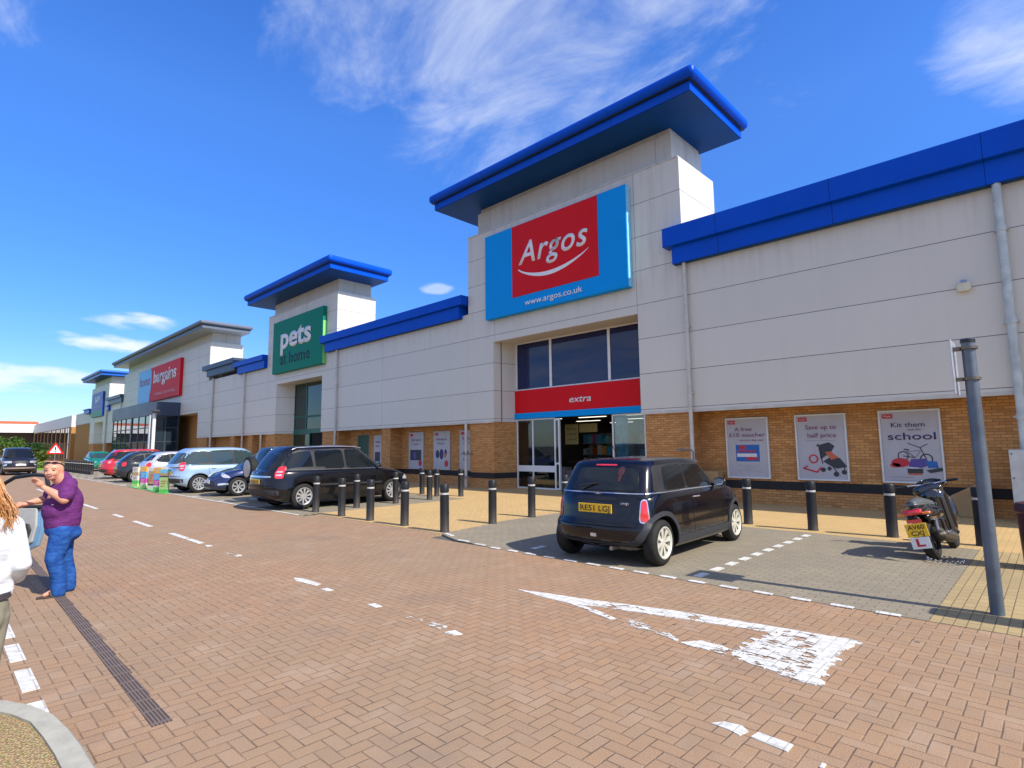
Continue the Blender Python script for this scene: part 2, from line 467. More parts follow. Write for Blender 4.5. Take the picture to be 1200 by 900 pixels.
M_PIPE = plain('cream_downpipe', (.55, .52, .45), .4, .5, var=.15, scale=3)
M_PIPE_GR = plain('pale_green_grey_pipe', (.47, .52, .50), .35, .5, var=.2, scale=4)
M_WHITE = plain('white_powder_coat', (.74, .75, .74), .35, .5, var=.05)
M_DARK = plain('dark_interior', (.012, .011, .012), .8, .2)
M_BLACK = plain('black_plastic', (.012, .012, .013), .45, .5, var=.3, scale=9)
M_BAND = plain('dark_brick_band', (.022, .021, .022), .7, .3, var=.25, scale=12)
M_CLAD = cladding_mat('pale_cladding', vx=(-22.4, -33.93, -28.23, 3.5), vy=(15.7,))
M_CLADT = cladding_mat('pale_cladding_upper', vx=(-15.3, -8.05, -34.2, -27.3), vy=(15.7,), z0=1.3, dz=12, c=(.60,.57,.505))
M_CLADA = cladding_mat('pale_cladding_tower', vx=(-14.87, -8.74), vy=(15.7,))
M_LINE = None

def worn_paint(name, thr, pat=9., lone=.10):
    """thermoplastic paint worn block by block, thin and grey over the joints"""
    n = N(name, .7, .3)
    inside, bid, fine = herr_nodes(n, .087, .036)
    w_ = n.new('ShaderNodeTexWhiteNoise', noise_dimensions='3D'); n.put(w_.inputs['Vector'], bid)
    c = n.ramp(n.noise(14, 5, .65, n.pos()), [(.3, (.46, .44, .385)), (.55, (.68, .66, .60)), (.8, (.74, .72, .66))])
    c = n.mix(n.math('MULTIPLY', n.math('SUBTRACT', 1., inside), .55), c, (.22, .18, .14))
    n.base(n.mix(n.ramp(fine, [(.30, .35), (.45, 0.)]), c, (.30, .24, .19)))
    P = n.sep(n.pos())
    a = n.noise(pat, 6, .72, n.comb(n.math('MULTIPLY', P[0], .75), n.math('MULTIPLY', P[1], 1.5)))
    a = n.math('ADD', a, n.math('MULTIPLY', n.math('SUBTRACT', w_.outputs['Value'], .5), lone))
    a = n.math('SUBTRACT', a, n.math('MULTIPLY', n.math('SUBTRACT', 1., inside), .02))
    al = n.new('ShaderNodeMapRange'); n.put(al.inputs[0], a); al.inputs[1].default_value = thr; al.inputs[2].default_value = thr + .03
    n.put(n.b.inputs['Alpha'], al.outputs[0])
    return n.m
M_WORN = worn_paint('worn_road_paint', .40)
M_WORN3 = worn_paint('patchy_road_paint', .435, 9.)
M_WORN2 = worn_paint('very_worn_road_paint', .515, 7.)
M_WORN0 = worn_paint('slightly_worn_road_paint', .30, 12.)
M_LINE = worn_paint('white_road_paint', .18, 12., .04)

# ------------------------------------------------------------------ ground
def ground_far():
    n = N('far_ground_tarmac', .9, .2)
    n.base(n.ramp(n.noise(.3, 5, .6, n.pos()), [(.35, (.075, .07, .065)), (.7, (.12, .11, .10))]))
    return n.m
g = MB().box(-2500, 1500, -1500, 2000, -.5, -.03).build('ground', ground_far()); tag(g, kind='structure')
def sheet(name, poly, z, mat, thick=.03):
    o = MB().prism(poly, z - thick, z).build(name, mat); tag(o, kind='structure'); return o
sheet('road', [(-150, -14), (40, -14), (40, 6.12), (-150, 6.12)], 0, M_ROAD)
sheet('road_gravel_join', [(-12.6, 6.12), (-8.05, 6.12), (-8.05, 6.5), (-12.6, 6.5)], .0005, M_ROAD)
# grey parking bays: the small one in front of the entrance and the long row on the left
sheet('parking_bay', [(-8.1, 6.52), (-7.4, 6.25), (-6.4, 6.125), (-.94, 6.125), (-.94, 10.55), (-3.2, 10.72), (-8.45, 10.75), (-8.45, 8.6)], .004, M_GREY)
sheet('parking_bay', [(-150, 6.125), (-12.9, 6.125), (-12.9, 11.3), (-150, 11.3)], .004, M_GREY)
sheet('pavement', [(-150, 11.305), (-12.9, 11.305), (-12.9, 6.505), (-8.13, 6.505), (-8.46, 8.6), (-8.455, 10.755), (-3.2, 10.725), (-.945, 10.555), (40, 10.555), (40, 40), (-150, 40)], .004, M_YEL)
sheet('pavement', [(-.935, 6.125), (40, 6.125), (40, 10.55), (-.935, 10.55)], .004, M_YEL2)
# raised island with a rounded concrete kerb, bottom-left
out = [(-4.95, -9), (-4.92, .05), (-4.75, .30), (-4.55, .44), (-4.36, .53), (-4.12, .60), (-3.86, .63), (-3.6, .645), (-3.3, .65), (-2.6, .655), (-2.6, -9)]
inn = [(-4.80, -8.9), (-4.77, .02), (-4.62, .22), (-4.46, .345), (-4.30, .425), (-4.1, .49), (-3.84, .515), (-3.58, .53), (-3.3, .535), (-2.75, .54), (-2.75, -8.9)]
kb = MB(); n_ = len(out)
zt = .10
for i in range(n_):
    j = (i + 1) % n_
    kb.quad((*out[i], -.02), (*out[j], -.02), (*out[j], zt - .02), (*out[i], zt - .02))
    mo = [tuple(Vector(out[k]).lerp(Vector(inn[k]), .14)) for k in (i, j)]
    kb.quad((*out[i], zt - .02), (*out[j], zt - .02), (*mo[1], zt), (*mo[0], zt))
    kb.quad((*mo[0], zt), (*mo[1], zt), (*inn[j], zt), (*inn[i], zt))
    kb.quad((*inn[i], zt), (*inn[j], zt), (*inn[j], 0), (*inn[i], 0))
nk = N('weathered_kerb_concrete', .9, .2)
nk.base(nk.mix(nk.ramp(nk.noise(9, 6, .7, nk.pos()), [(.4, 0.), (.7, .6)]), (.42, .395, .32), (.27, .255, .21)))
nk.bump(nk.noise(60, 3, .6, nk.pos()), .3, .004)
tag(kb.build('kerb', nk.m, smooth=True), kind='structure')
ng = N('pea_gravel', .9, .25)
vo = ng.new('ShaderNodeTexVoronoi'); vo.inputs['Scale'].default_value = 75; ng.put(vo.inputs['Vector'], ng.pos())
ng.base(ng.mix(.85, ng.ramp(vo.outputs['Distance'], [(0, (.80, .66, .42)), (.6, (.34, .26, .15))]), ng.mix(.22, (.85,.74,.52), vo.outputs['Color']), 'MULTIPLY'))
ng.bump(ng.math('SUBTRACT', 1., vo.outputs['Distance']), .9, .012)
tag(MB().prism(inn, .0, .085).build('gravel_bed', ng.m), kind='structure')

def mark(name, polys, mat, z=.008, label=None):
    mb = MB()
    for p in polys: mb.prism(p, z - .006, z)
    return tag(mb.build(name, mat), kind='structure')
def rect(x0, x1, y0, y1): return [(x0, y0), (x1, y0), (x1, y1), (x0, y1)]
ls = []
for a, b in ((-3.15,-2.96),(-2.79,-2.60),(-2.42,-2.24),(-2.06,-1.88),(-1.70,-1.51),(-1.33,-1.14),(-7.32,-7.06),(-6.82,-6.6),(-6.40,-6.22),(-6.03,-5.85),(-5.68,-5.48),(-5.31,-5.13),(-4.95,-4.75),(-4.58,-4.39),(-4.22,-4.03),(-3.87,-3.68),(-3.51,-3.32)):
    yy = 6.12 + max(0, (-6.4 - a)) * .14
    ls.append(rect(a, b, yy - .035, yy + .04))
ls.append([(-8.05, 6.53), (-7.74, 6.44), (-7.72, 6.51), (-8.03, 6.60)])
y = 6.35
while y < 10.6:
    ls.append(rect(-3.22, -3.12, y, y + .24)); y += .425
ls += [rect(-5.88, -5.78, 6.45, 6.72), rect(-5.88,-5.78,7.3,7.54)]
for i in range(8): ls.append(rect(-5.88, -5.78, 7.75 + i * .425, 7.99 + i * .425))
mark('bay_marking', ls, M_LINE, .011)
lf = [rect(-66, -12.9, 6.09, 6.16)]
for k in range(19):
    x = -15.75 - k * 2.52
    yy = 6.2
    while yy < 10.6: lf.append(rect(x - .05, x + .05, yy, yy + .26)); yy += .44
mark('bay_marking', lf, M_WORN0, .0115)
cs = [((-30.5,-27.2)), (-25.4,-22.9), (-21.95,-18.7), (-16.7,-15.87), (-14.73,-13.43), (-12.04,-11.13), (-11.01,-10.36)]
mark('lane_marking', [rect(a, b, 3.22, 3.32) for a, b in cs] + [[(-6.74, 3.17), (-6.55, 3.11), (-6.16, 3.16), (-6.2, 3.24), (-6.6, 3.23)], [(-5.98,3.12),(-5.85,3.12),(-5.83,3.2),(-5.96,3.2)], [(-5.06,3.13),(-4.9,3.13),(-4.88,3.2),(-5.03,3.21)], [(-3.83,3.11),(-3.71,3.12),(-3.68,3.19),(-3.8,3.21)],
      [(-1.52,3.13),(-1.47,3.2),(-1.38,3.22),(-1.33,3.18),(-1.35,3.11),(-1.42,3.13)], [(-1.30,3.13),(-1.11,3.11),(-1.11,3.20),(-1.29,3.21)], rect(-.955,-.935,3.07,3.12)], M_LINE, .005)
mark('lane_marking', [rect(-10.2, -9.94, 3.22, 3.31), rect(-9.1, -8.7, 3.2, 3.31), rect(-4.4, -4.2, 3.13, 3.22), rect(-4.12, -3.92, 3.14, 3.23)], M_WORN2, .0052)
mark('lane_marking', [rect(-6.17 - .0 - k * .74 , -5.67 - k * .74, .535, .625) for k in range(14)] + [rect(-5.42, -4.92, .535, .625), rect(-4.68, -4.3, .535, .615)], M_LINE, .0048)
# give-way triangle, worn
tri = 'give_way_marking'
mark(tri, [roughen([(-4.34, 4.55), (-3.95, 4.50), (-3.55, 4.50), (-3.3, 4.60), (-3.62, 4.71), (-4.0, 4.64)], amp=.012)], M_WORN0, .0050)
mark(tri, [roughen([(-3.62, 4.71), (-3.3, 4.60), (-2.58, 4.76), (-1.83, 4.92), (-1.68, 5.11), (-2.66, 4.965)], amp=.012)], M_WORN, .0053)
mark(tri, [roughen([(-1.83, 4.88), (-1.68, 5.11), (-1.25, 5.17), (-1.30, 4.75), (-1.21, 4.07), (-1.37, 4.05), (-1.6, 4.12), (-1.88, 4.20), (-1.86, 4.5)], amp=.035)], M_WORN3, .0056)
mark(tri, [roughen([(-1.50, 5.10), (-1.25, 5.17), (-1.30, 4.75), (-1.23, 4.10), (-1.35, 4.08), (-1.38, 4.5)], amp=.035, seed=4)], M_WORN0, .0060)
mark(tri, [[(-3.6, 4.50), (-3.0, 4.33), (-2.98, 4.39), (-3.35, 4.52)]], M_WORN, .0051)
mark(tri, [[(-3.0, 4.34), (-2.3, 4.21), (-2.30, 4.26), (-2.5, 4.39), (-2.9, 4.45)]], M_WORN2, .0051)
mark(tri, [[(-2.26, 4.20), (-1.9, 4.15), (-1.88, 4.30), (-2.1, 4.40)]], M_WORN2, .0054)
mark(tri, [[(-2.26, 4.21), (-2.02, 4.19), (-2.05, 4.33), (-2.15, 4.36)]], M_WORN0, .0058)
# long slot drain with worn iron grating
drn = N('drain_iron', .7, .4, .2)
Pd = drn.sep(drn.pos())
sl_ = drn.math('LESS_THAN', drn.math('FRACT', drn.math('MULTIPLY', Pd[1], 52.)), .5)
s2_ = drn.math('LESS_THAN', drn.math('FRACT', drn.math('MULTIPLY', Pd[0], 5.)), .9)
drn.base(drn.mix(drn.math('MULTIPLY', sl_, s2_), drn.mix(drn.noise(8, 4, .7, drn.pos()), (.15, .105, .08), (.24, .18, .14)), (.075, .052, .04)))
drn.bump(drn.math('SUBTRACT', 1., drn.math('MULTIPLY', sl_, s2_)), .5, .005)
dm = MB()
for k in range(70):
    x = -3.78 - k * .5
    yy = 1.035 + k * .0075
    dm.prism([(x - .495, yy - .042), (x, yy - .05), (x, yy + .055), (x - .495, yy + .05)], -.02, .004)
tag(dm.build('drain', drn.m), 'long rusty slot drain grating running along the road past the man in purple', 'drain')
# ------------------------------------------------------------------ the retail terrace
YF = 14.5       # cladding face
YB = 15.2       # set-back brick face
ZB = 2.46       # underside of the cladding
def coated(name, c, joints=(), rough=.34):
    n = N(name, rough + .1, .1)
    P = n.sep(n.pos())
    f = n.noise(.7, 4, .6, n.pos())
    b = n.ramp(f, [(.3, tuple(v * .93 for v in c)), (.7, tuple(v * 1.07 for v in c))])
    st = n.noise(1., 4, .6, n.comb(n.math('MULTIPLY', P[0], 7.), P[1], n.math('MULTIPLY', P[2], .5)))
    b = n.mix(n.ramp(st, [(.5, 0.), (.8, .18)]), b, tuple(v * .6 + .03 for v in c))
    line = n.math('LESS_THAN', n.math('ABSOLUTE', n.math('SUBTRACT', n.math('FRACT', n.math('DIVIDE', n.math('ADD', P[0], 4.72), 2.74)), .5)), .0022)
    b = n.mix(line, b, tuple(v * .25 for v in c))
    n.base(b); n.rough(n.math('ADD', n.math('MULTIPLY', f, .2), rough - .1))
    return n.m
M_BLUEJ = coated('blue_fascia_steel', (.001, .075, .52))
M_GREYJ = coated('slate_fascia_steel', (.065, .085, .13))

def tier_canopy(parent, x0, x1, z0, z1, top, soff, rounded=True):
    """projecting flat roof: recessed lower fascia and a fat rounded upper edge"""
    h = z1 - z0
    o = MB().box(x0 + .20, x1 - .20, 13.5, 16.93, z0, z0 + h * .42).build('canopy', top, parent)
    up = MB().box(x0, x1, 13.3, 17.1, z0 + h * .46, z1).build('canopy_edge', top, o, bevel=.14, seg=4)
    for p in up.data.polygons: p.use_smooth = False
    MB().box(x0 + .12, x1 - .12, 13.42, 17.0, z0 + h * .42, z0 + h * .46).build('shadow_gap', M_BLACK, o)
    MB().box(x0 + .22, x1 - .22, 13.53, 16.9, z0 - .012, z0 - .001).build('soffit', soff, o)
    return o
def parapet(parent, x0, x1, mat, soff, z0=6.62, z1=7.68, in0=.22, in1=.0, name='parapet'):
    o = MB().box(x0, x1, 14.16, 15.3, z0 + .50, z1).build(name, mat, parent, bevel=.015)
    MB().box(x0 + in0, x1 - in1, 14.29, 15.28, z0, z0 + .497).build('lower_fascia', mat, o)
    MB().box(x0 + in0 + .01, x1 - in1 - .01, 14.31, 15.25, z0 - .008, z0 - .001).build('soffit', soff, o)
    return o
def pipe(parent, x, y, z0, z1, r=.055, mat=None):
    o = MB().tube([(x, y, z0), (x, y, z1)], r, 14).build('downpipe', mat or M_PIPE, parent, smooth=True)
    c = MB()
    z = z0 + 1.1
    while z < z1 - .3:
        c.tube([(x, y, z - .05), (x, y, z + .05)], r * 1.2, 14)
        c.box(x - r * 1.6, x + r * 1.6, y + r * .4, y + r * 1.4, z - .02, z + .02)
        z += 1.85
    c.build('pipe_bracket', mat or M_PIPE, o, smooth=True)
    return o
def roof_block(parent, x0, x1):
    MB().box(x0, x1, 15.31, 46, 6.3, 7.0).build('roof', M_GREYTOP, parent)
    MB().box(x0, x1, 30, 45.9, 0, 6.29).build('rear_wall', M_CLAD, parent)

def tower(parent, tx0, tx1, ox0, ox1, splay, pier_x, clad, upper, zt=9.86, zo=5.45, brick=None, bot=None):
    """tall entrance block: piers, lintel, set-back attic; ox0..ox1 is the opening"""
    t = MB()
    t.prism([(tx0, YF), (ox0, YF), (ox0 + splay, 15.5), (ox0 + splay, 16.8), (tx0, 16.8)], ZB, zo)
    t.prism([(ox1, YF), (tx1, YF), (tx1, 16.8), (ox1, 16.8)], ZB, zo)
    t.box(tx0, tx1, YF, 16.8, zo, zt)
    t.box(ox0 + splay, ox1, 15.62, 16.8, zo - .4, zo)
    t.build('tower_cladding', clad, parent)
    MB().box(tx0 + .35, tx1 - .32, YF + .22, 16.7, zt, zt + .95).build('attic_cladding', upper, parent)
    MB().box(tx0 + .02, tx1 - .02, YF - .02, 16.82, zt - .03, zt + .02).build('coping', M_PIPE, parent)
    b = brick or M_BRICK
    MB().prism([(tx0 + .03, YF + .05), (ox0 - .05, YF + .05), (ox0 + splay - .02, 15.5), (ox0 + splay - .02, 16.8), (tx0 + .03, 16.8)], 0, ZB - .004).build('brick_pier', b, parent)
    MB().box(pier_x, tx1 - .05, YF + .05, 16.8, 0, ZB - .004).build('brick_pier', b, parent)
    # pale drip trim under the cladding
    d = MB()
    d.prism([(tx0, YF - .015), (ox0, YF - .015), (ox0, YF + .0), (tx0, YF + .0)], ZB - .03, ZB + .045)
    d.box(ox1, tx1, YF - .015, YF, ZB - .03, ZB + .045)
    d.build('drip_trim', M_PIPE, parent)

def brick_band(parent, segs, z0=.37, z1=.58):
    mb = MB()
    for x0, x1, y0, y1 in segs: mb.box(x0, x1, y0, y1, z0, z1)
    mb.build('plinth_band', M_BAND, parent)

M_GLASS_D = glass_mat('dark_shop_glass', (.006, .012, .07))
M_GLASS_S = glass_mat('shop_glass', (.01, .02, .02), see=.92)
M_RED = plain('red_sign_panel', (.66, .010, .016), .5, .12, var=.04, scale=.8)
M_CYAN = plain('blue_sign_panel', (.0, .29, .74), .5, .12, var=.04, scale=.8)
M_SIGNWHITE = plain('white_sign_letter', (.80, .77, .76), .4, .4, var=.03)
XR, UZ = (1, 0, 0), (0, 0, 1)

# ================= unit 1: the red and blue store
A = empty('retail_store', (-11.8, YF, 0), label='grey clad store with tall blue canopied tower and open doors under the red extra band', cat='shop building')
tower(A, -16.36, -7.22, -14.95, -8.74, .24, -8.64, M_CLADA, M_CLADT)
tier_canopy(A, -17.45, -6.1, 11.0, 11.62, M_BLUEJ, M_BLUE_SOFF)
MB().box(-15.9, -7.6, 14.8, 16.7, 10.7, 11.0).build('attic_cladding', M_CLADT, A)
# right wing
MB().box(-7.215, 45, YF, YF + .12, ZB, 6.75).build('wing_cladding', M_CLAD, A)
MB().box(-7.22, 45, YF + .12, YB + .1, ZB, ZB + .06).build('wing_soffit', M_PIPE, A)
MB().box(-7.22, 45, YF - .015, YF, ZB - .03, ZB + .045).build('drip_trim', M_PIPE, A)
MB().box(-7.28, 45, YB, YB + .3, 0, ZB + .05).build('wing_brick_wall', M_BRICK, A)
parapet(A, -7.66, 45, M_BLUEJ, M_BLUE_SOFF)
# left wing up to its middle, with a pier
MB().box(-26.715, -16.365, YF, YF + .12, ZB, 6.75).build('wing_cladding', M_CLAD, A)
MB().box(-26.715, -16.365, YF + .12, YB + .1, ZB, ZB + .06).build('wing_soffit', M_PIPE, A)
MB().box(-26.715, -16.365, YF - .015, YF, ZB - .03, ZB + .045).build('drip_trim', M_PIPE, A)
MB().box(-26.6, -16.33, YB, YB + .3, 0, ZB + .05).build('wing_brick_wall', M_BRICK, A)
MB().box(-22.5, -21.8, YF + .08, YB, 0, ZB - .004).build('brick_pier', M_BRICK, A)
parapet(A, -27.95, -16.40, M_BLUEJ, M_BLUE_SOFF, z1=7.5, in0=.35, in1=.3)
roof_block(A, -22.4, 45)
brick_band(A, [(-7.17, 45, YB - .012, YB), (-16.34, -15.0, YF + .038, YF + .05), (-8.64, -7.27, YF + .038, YF + .05), (-7.27, -7.255, YF + .05, YB - .012), (-21.8, -16.33, YB - .012, YB), (-22.5, -21.79, YF + .068, YF + .08), (-21.8, -21.785, YF + .08, YB), (-26.4, -22.5, YB - .012, YB)])
mbb = MB(); mbb.prism([(-15.0, YF + .038), (-14.73, 15.49), (-14.72, 15.5), (-15.0, YF + .05)], .37, .58); mbb.build('plinth_band', M_BAND, A)
pipe(A, -7.14, 14.4, 0, 6.62)
pipe(A, -.46, 14.38, 0.9, 6.62, .075, M_PIPE_GR)
pipe(A, -16.40, 14.4, 0, 2.46)
# entrance: glazed screen at the back of the recess
sc = empty('entrance_screen', (-11.7, 15.5, 0), parent=None); sc.parent = A; sc.location = Vector((-11.7, 15.5, 0)) - wloc(A)
def frame(mb, x0, x1, z0, z1, y=15.5, w=.05, d=.07):
    mb.box(x0, x0 + w, y - d / 2, y + d / 2, z0, z1); mb.box(x1 - w, x1, y - d / 2, y + d / 2, z0, z1)
    mb.box(x0 + w, x1 - w, y - d / 2, y + d / 2, z0, z0 + w); mb.box(x0 + w, x1 - w, y - d / 2, y + d / 2, z1 - w, z1)
xs = [-14.71, -12.99, -10.46, -8.7]
for a, b in zip(xs[:-1], xs[1:]):
    fm = MB(); frame(fm, a, b, 3.63, 5.46); fo = fm.build('frame', M_WHITE, sc)
    MB().box(a + .05, b - .05, 15.495, 15.505, 3.68, 5.41).build('pane', M_GLASS_D, fo)
MB().box(-14.72, -8.66, 15.40, 15.56, 2.77, 3.63).build('red_band', M_RED, sc)
MB().box(-14.74, -8.65, 15.38, 15.57, 2.56, 2.77).build('blue_strip', M_CYAN, sc)
text('extra', 'lettering', M_SIGNWHITE, sc, (-11.64, 15.398, 3.045), XR, UZ, w=.93, h=.225, bold=.012, shear=.22, depth=.006)
for a, b, bars in ((-14.71, -12.80, True), (-10.42, -9.18, False)):
    fm = MB(); frame(fm, a, b, .004, 2.55); 
    if bars:
        fm.box(a + .05, b - .05, 15.47, 15.53, .62, .84); fm.box(-13.93, -13.88, 15.47, 15.53, .84, 2.5); fm.box(-13.93, -13.88, 15.47, 15.53, .05, .62)
    fo = fm.build('frame', M_WHITE, sc)
    pn = MB()
    if bars:
        for u, v in ((a + .05, -13.93), (-13.88, b - .05)):
            for p, q in ((.054, .62), (.84, 2.5)): pn.box(u, v, 15.496, 15.504, p, q)
    else: pn.box(a + .05, b - .05, 15.496, 15.504, .054, 2.5)
    pn.build('pane', M_GLASS_S, fo)
MB().box(-9.18, -8.66, 15.5, 15.8, 0, 2.56).build('brick_return', M_BRICK, sc)
dl = MB(); frame(dl, -12.79, -12.55, .02, 2.5, y=15.40, w=.055); dl.box(-12.74, -12.6, 15.37, 15.43, .9, .96)
do = dl.build('sliding_door', M_WHITE, sc)
MB().box(-12.735, -12.605, 15.396, 15.404, .075, 2.44).build('pane', M_GLASS_S, do)
MB().box(-12.70, -12.64, 15.33, 15.36, 1.0, 1.45).build('handle', M_BLACK, do)
# the dark shop floor behind it
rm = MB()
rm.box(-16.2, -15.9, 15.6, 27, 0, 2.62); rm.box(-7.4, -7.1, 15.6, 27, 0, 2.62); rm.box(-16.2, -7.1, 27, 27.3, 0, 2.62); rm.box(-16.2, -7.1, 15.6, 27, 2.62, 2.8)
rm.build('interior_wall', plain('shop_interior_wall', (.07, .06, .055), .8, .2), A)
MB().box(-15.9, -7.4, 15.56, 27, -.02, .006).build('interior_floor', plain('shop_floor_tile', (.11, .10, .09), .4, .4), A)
cl = MB()
for i in range(4):
    for j in range(3): cl.box(-15.2 + i * 2.1, -14.0 + i * 2.1, 17.2 + j * 2.6, 17.32 + j * 2.6, 2.60, 2.618)
cl.build('ceiling_strip_light', emit('shop_strip_light', (1, .93, .8), 1.5), A)

# shop sign
def shop_sign(x0, x1, z0, z1, mat, label, cat='shop sign', y0=14.26, edge=None):
    r = empty('shop_sign', ((x0 + x1) / 2, YF, z0), label=label, cat=cat)
    MB().box(x0, x1, y0, YF - .005, z0, z1).build('sign_box', mat, r, bevel=.02)
    return r
S = shop_sign(-15.13, -8.87, 6.27, 9.5, M_CYAN, 'bright blue sign box with red square, white name and smile stroke on the tallest tower')
MB().box(-13.69, -9.92, 14.246, 14.259, 6.85, 9.5 - .02).build('red_panel', M_RED, S)
MB().box(-8.875, -8.86, 14.28, 14.49, 6.29, 9.48).build('pale_edge', plain('pale_cyan_edge', (.25, .62, .80), .4), S)
text('Argos', 'lettering', M_SIGNWHITE, S, (-11.83, 14.244, 7.985), XR, UZ, w=3.05, h=.80, bold=.010, shear=.26, depth=.012, spacing=1.10)
sm = MB(); P0 = []; P1 = []
for i in range(25):
    t = i / 24
    x = -13.38 + 3.08 * t
    P0.append((x, 7.80 - .52 * math.sin(PI * min(1, t * 1.0)) ** .8 * (1 - .15 * t) + .03 * t)); 
    P1.append((x + .02, P0[-1][1] + .03 + .11 * math.sin(PI * t)))
for i in range(24):
    sm.add([(P0[i][0], 14.244, P0[i][1]), (P0[i + 1][0], 14.244, P0[i + 1][1]), (P1[i + 1][0], 14.244, P1[i + 1][1]), (P1[i][0], 14.244, P1[i][1]),
            (P0[i][0], 14.232, P0[i][1]), (P0[i + 1][0], 14.232, P0[i + 1][1]), (P1[i + 1][0], 14.232, P1[i + 1][1]), (P1[i][0], 14.232, P1[i][1])],
           [(4, 5, 6, 7), (0, 1, 5, 4), (3, 7, 6, 2)])
sm.build('smile_stroke', M_SIGNWHITE, S)
text('www.argos.co.uk', 'web_address', M_SIGNWHITE, S, (-11.83, 14.256, 6.47), XR, UZ, w=2.52, h=.205, bold=.008, depth=.01)

# ================= unit 2: the green pet store
Bq = empty('retail_store', (-31, YF, 0), label='pale clad store whose blue canopied tower carries the green sign', cat='shop building')
tower(Bq, -35.35, -26.72, -33.93, -28.2, .42, -28.1, M_CLADA, M_CLADT, zt=9.83)
tier_canopy(Bq, -36.55, -25.5, 10.62, 11.28, M_BLUEJ, M_BLUE_SOFF)
MB().box(-34.9, -27.1, 14.8, 16.7, 10.5, 10.62).build('attic_cladding', M_CLADT, Bq)
MB().box(-26.72, -26.55, YF + .12, YB, 0, ZB - .004).build('brick_pier', M_BRICK, Bq)
MB().box(-45.99, -35.355, YF, YF + .12, ZB, 6.75).build('wing_cladding', M_CLAD, Bq)
MB().box(-45.99, -35.355, YF + .12, YB + .1, ZB, ZB + .06).build('wing_soffit', M_PIPE, Bq)
MB().box(-45.9, -35.3, YB, YB + .3, 0, ZB + .05).build('wing_brick_wall', M_BRICK, Bq)
for a in (-41.3, -38.2): MB().box(a, a + .75, YF + .06, YB, 0, ZB - .004).build('brick_pier', M_BRICK, Bq)
parapet(Bq, -40.3, -35.38, M_BLUEJ, M_BLUE_SOFF, z1=7.45, in0=.5)
roof_block(Bq, -40.3, -22.42)
pipe(Bq, -26.5, 14.4, 0, 6.62); pipe(Bq, -38.74, 14.4, 0, 6.62); pipe(Bq, -35.72, 14.4, 0, 2.46, .06)
M_GREENFR = plain('dark_green_frame', (.006, .10, .075), .4, .5)
M_GREENGL = glass_mat('green_tinted_glass', (.008, .030, .026))
gs = empty('entrance_screen', (0, 0, 0)); gs.parent = Bq; gs.location = Vector((-31, 15.5, 0)) - wloc(Bq)
for a, b in ((-33.48, -31.92), (-31.92, -29.9), (-29.9, -28.15)):
    for p, q in ((3.44, 5.46), (2.64, 3.42)):
        fm = MB(); frame(fm, a, b, p, q, w=.06); fo = fm.build('frame', M_GREENFR, gs)
        MB().box(a + .06, b - .06, 15.495, 15.505, p + .06, q - .06).build('pane', M_GREENGL, fo)
MB().box(-33.5, -28.15, 15.46, 15.56, 2.44, 2.66).build('transom', M_GREENFR, gs)
fm = MB(); frame(fm, -33.48, -31.4, .01, 2.44, w=.06); fo = fm.build('frame', M_GREENFR, gs); MB().box(-33.42, -31.46, 15.495, 15.505, .07, 2.38).build('pane', M_GREENGL, fo)
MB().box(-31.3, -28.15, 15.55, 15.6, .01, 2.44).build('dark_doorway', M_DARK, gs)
M_GREEN = plain('green_sign_panel', (.003, .19, .115), .5, .12, var=.05, scale=.8)
S = shop_sign(-34.08, -27.82, 6.04, 9.2, M_GREEN, 'dark green sign box with white and navy words on the middle blue topped tower')
MB().box(-27.825, -27.81, 14.28, 14.49, 6.06, 8.4).build('lime_edge', plain('lime_sign_edge', (.20, .62, .16), .4), S)
text('pets', 'lettering', M_SIGNWHITE, S, (-31.05, 14.254, 7.50), XR, UZ, w=3.85, h=1.22, bold=.03, depth=.012)
text('at home', 'lettering', plain('navy_sign_letter', (.004, .04, .075), .5, .4), S, (-31.15, 14.254, 6.53), XR, UZ, w=3.8, h=.66, bold=.008, depth=.01)

# ================= unit 3: the wide grey topped store
Cq = empty('retail_store', (-60, YF, 0), label='widest store with flat grey canopy, slate and glass entrance box and red sign', cat='shop building')
t = MB(); t.box(-72.95, -46.0, YF, 16.9, 4.45, 9.78); t.box(-48.15, -46.0, YF, 16.9, ZB, 4.45); t.box(-72.95, -66.4, YF, 16.9, 0, 4.45)
t.build('tower_cladding', cladding_mat('pale_cladding_wide', vx=(-70., -48.2, -52., -64.), vy=(15.7,)), Cq)
MB().box(-72.5, -46.3, YF + .22, 16.8, 9.78, 10.62).build('attic_cladding', M_CLADT, Cq)
tier_canopy(Cq, -73.6, -44.6, 10.55, 11.12, M_GREYROOF, M_GREYTOP)
MB().box(-48.1, -46.05, YF + .05, 16.8, 0, ZB - .004).build('brick_pier', M_BRICK, Cq)
MB().box(-56.5, -48.3, 15.5, 15.8, 0, 4.45).build('brick_recess_wall', M_BRICK_OR, Cq)
MB().box(-48.3, -48.15, YF + .1, 15.8, 0, 4.45).build('recess_side', M_BLACK, Cq)
parapet(Cq, -46.6, -40.32, M_GREYJ, M_GREYROOF, z0=7.0, z1=7.85, in0=.7)
parapet(Cq, -80.2, -72.97, M_GREYJ, M_GREYROOF, z0=6.85, z1=7.7, in0=.7)
MB().box(-80.2, -72.955, YF, YF + .12, ZB, 7.2).build('wing_cladding', M_CLAD, Cq)
MB().box(-80.2, -72.95, YB, YB + .2, 0, ZB + .1).build('wing_brick_wall', M_BRICK, Cq)
roof_block(Cq, -80.2, -40.32)
pipe(Cq, -44.79, 14.4, 0, 6.8, .07); pipe(Cq, -73.4, 14.4, 0, 6.8, .07)
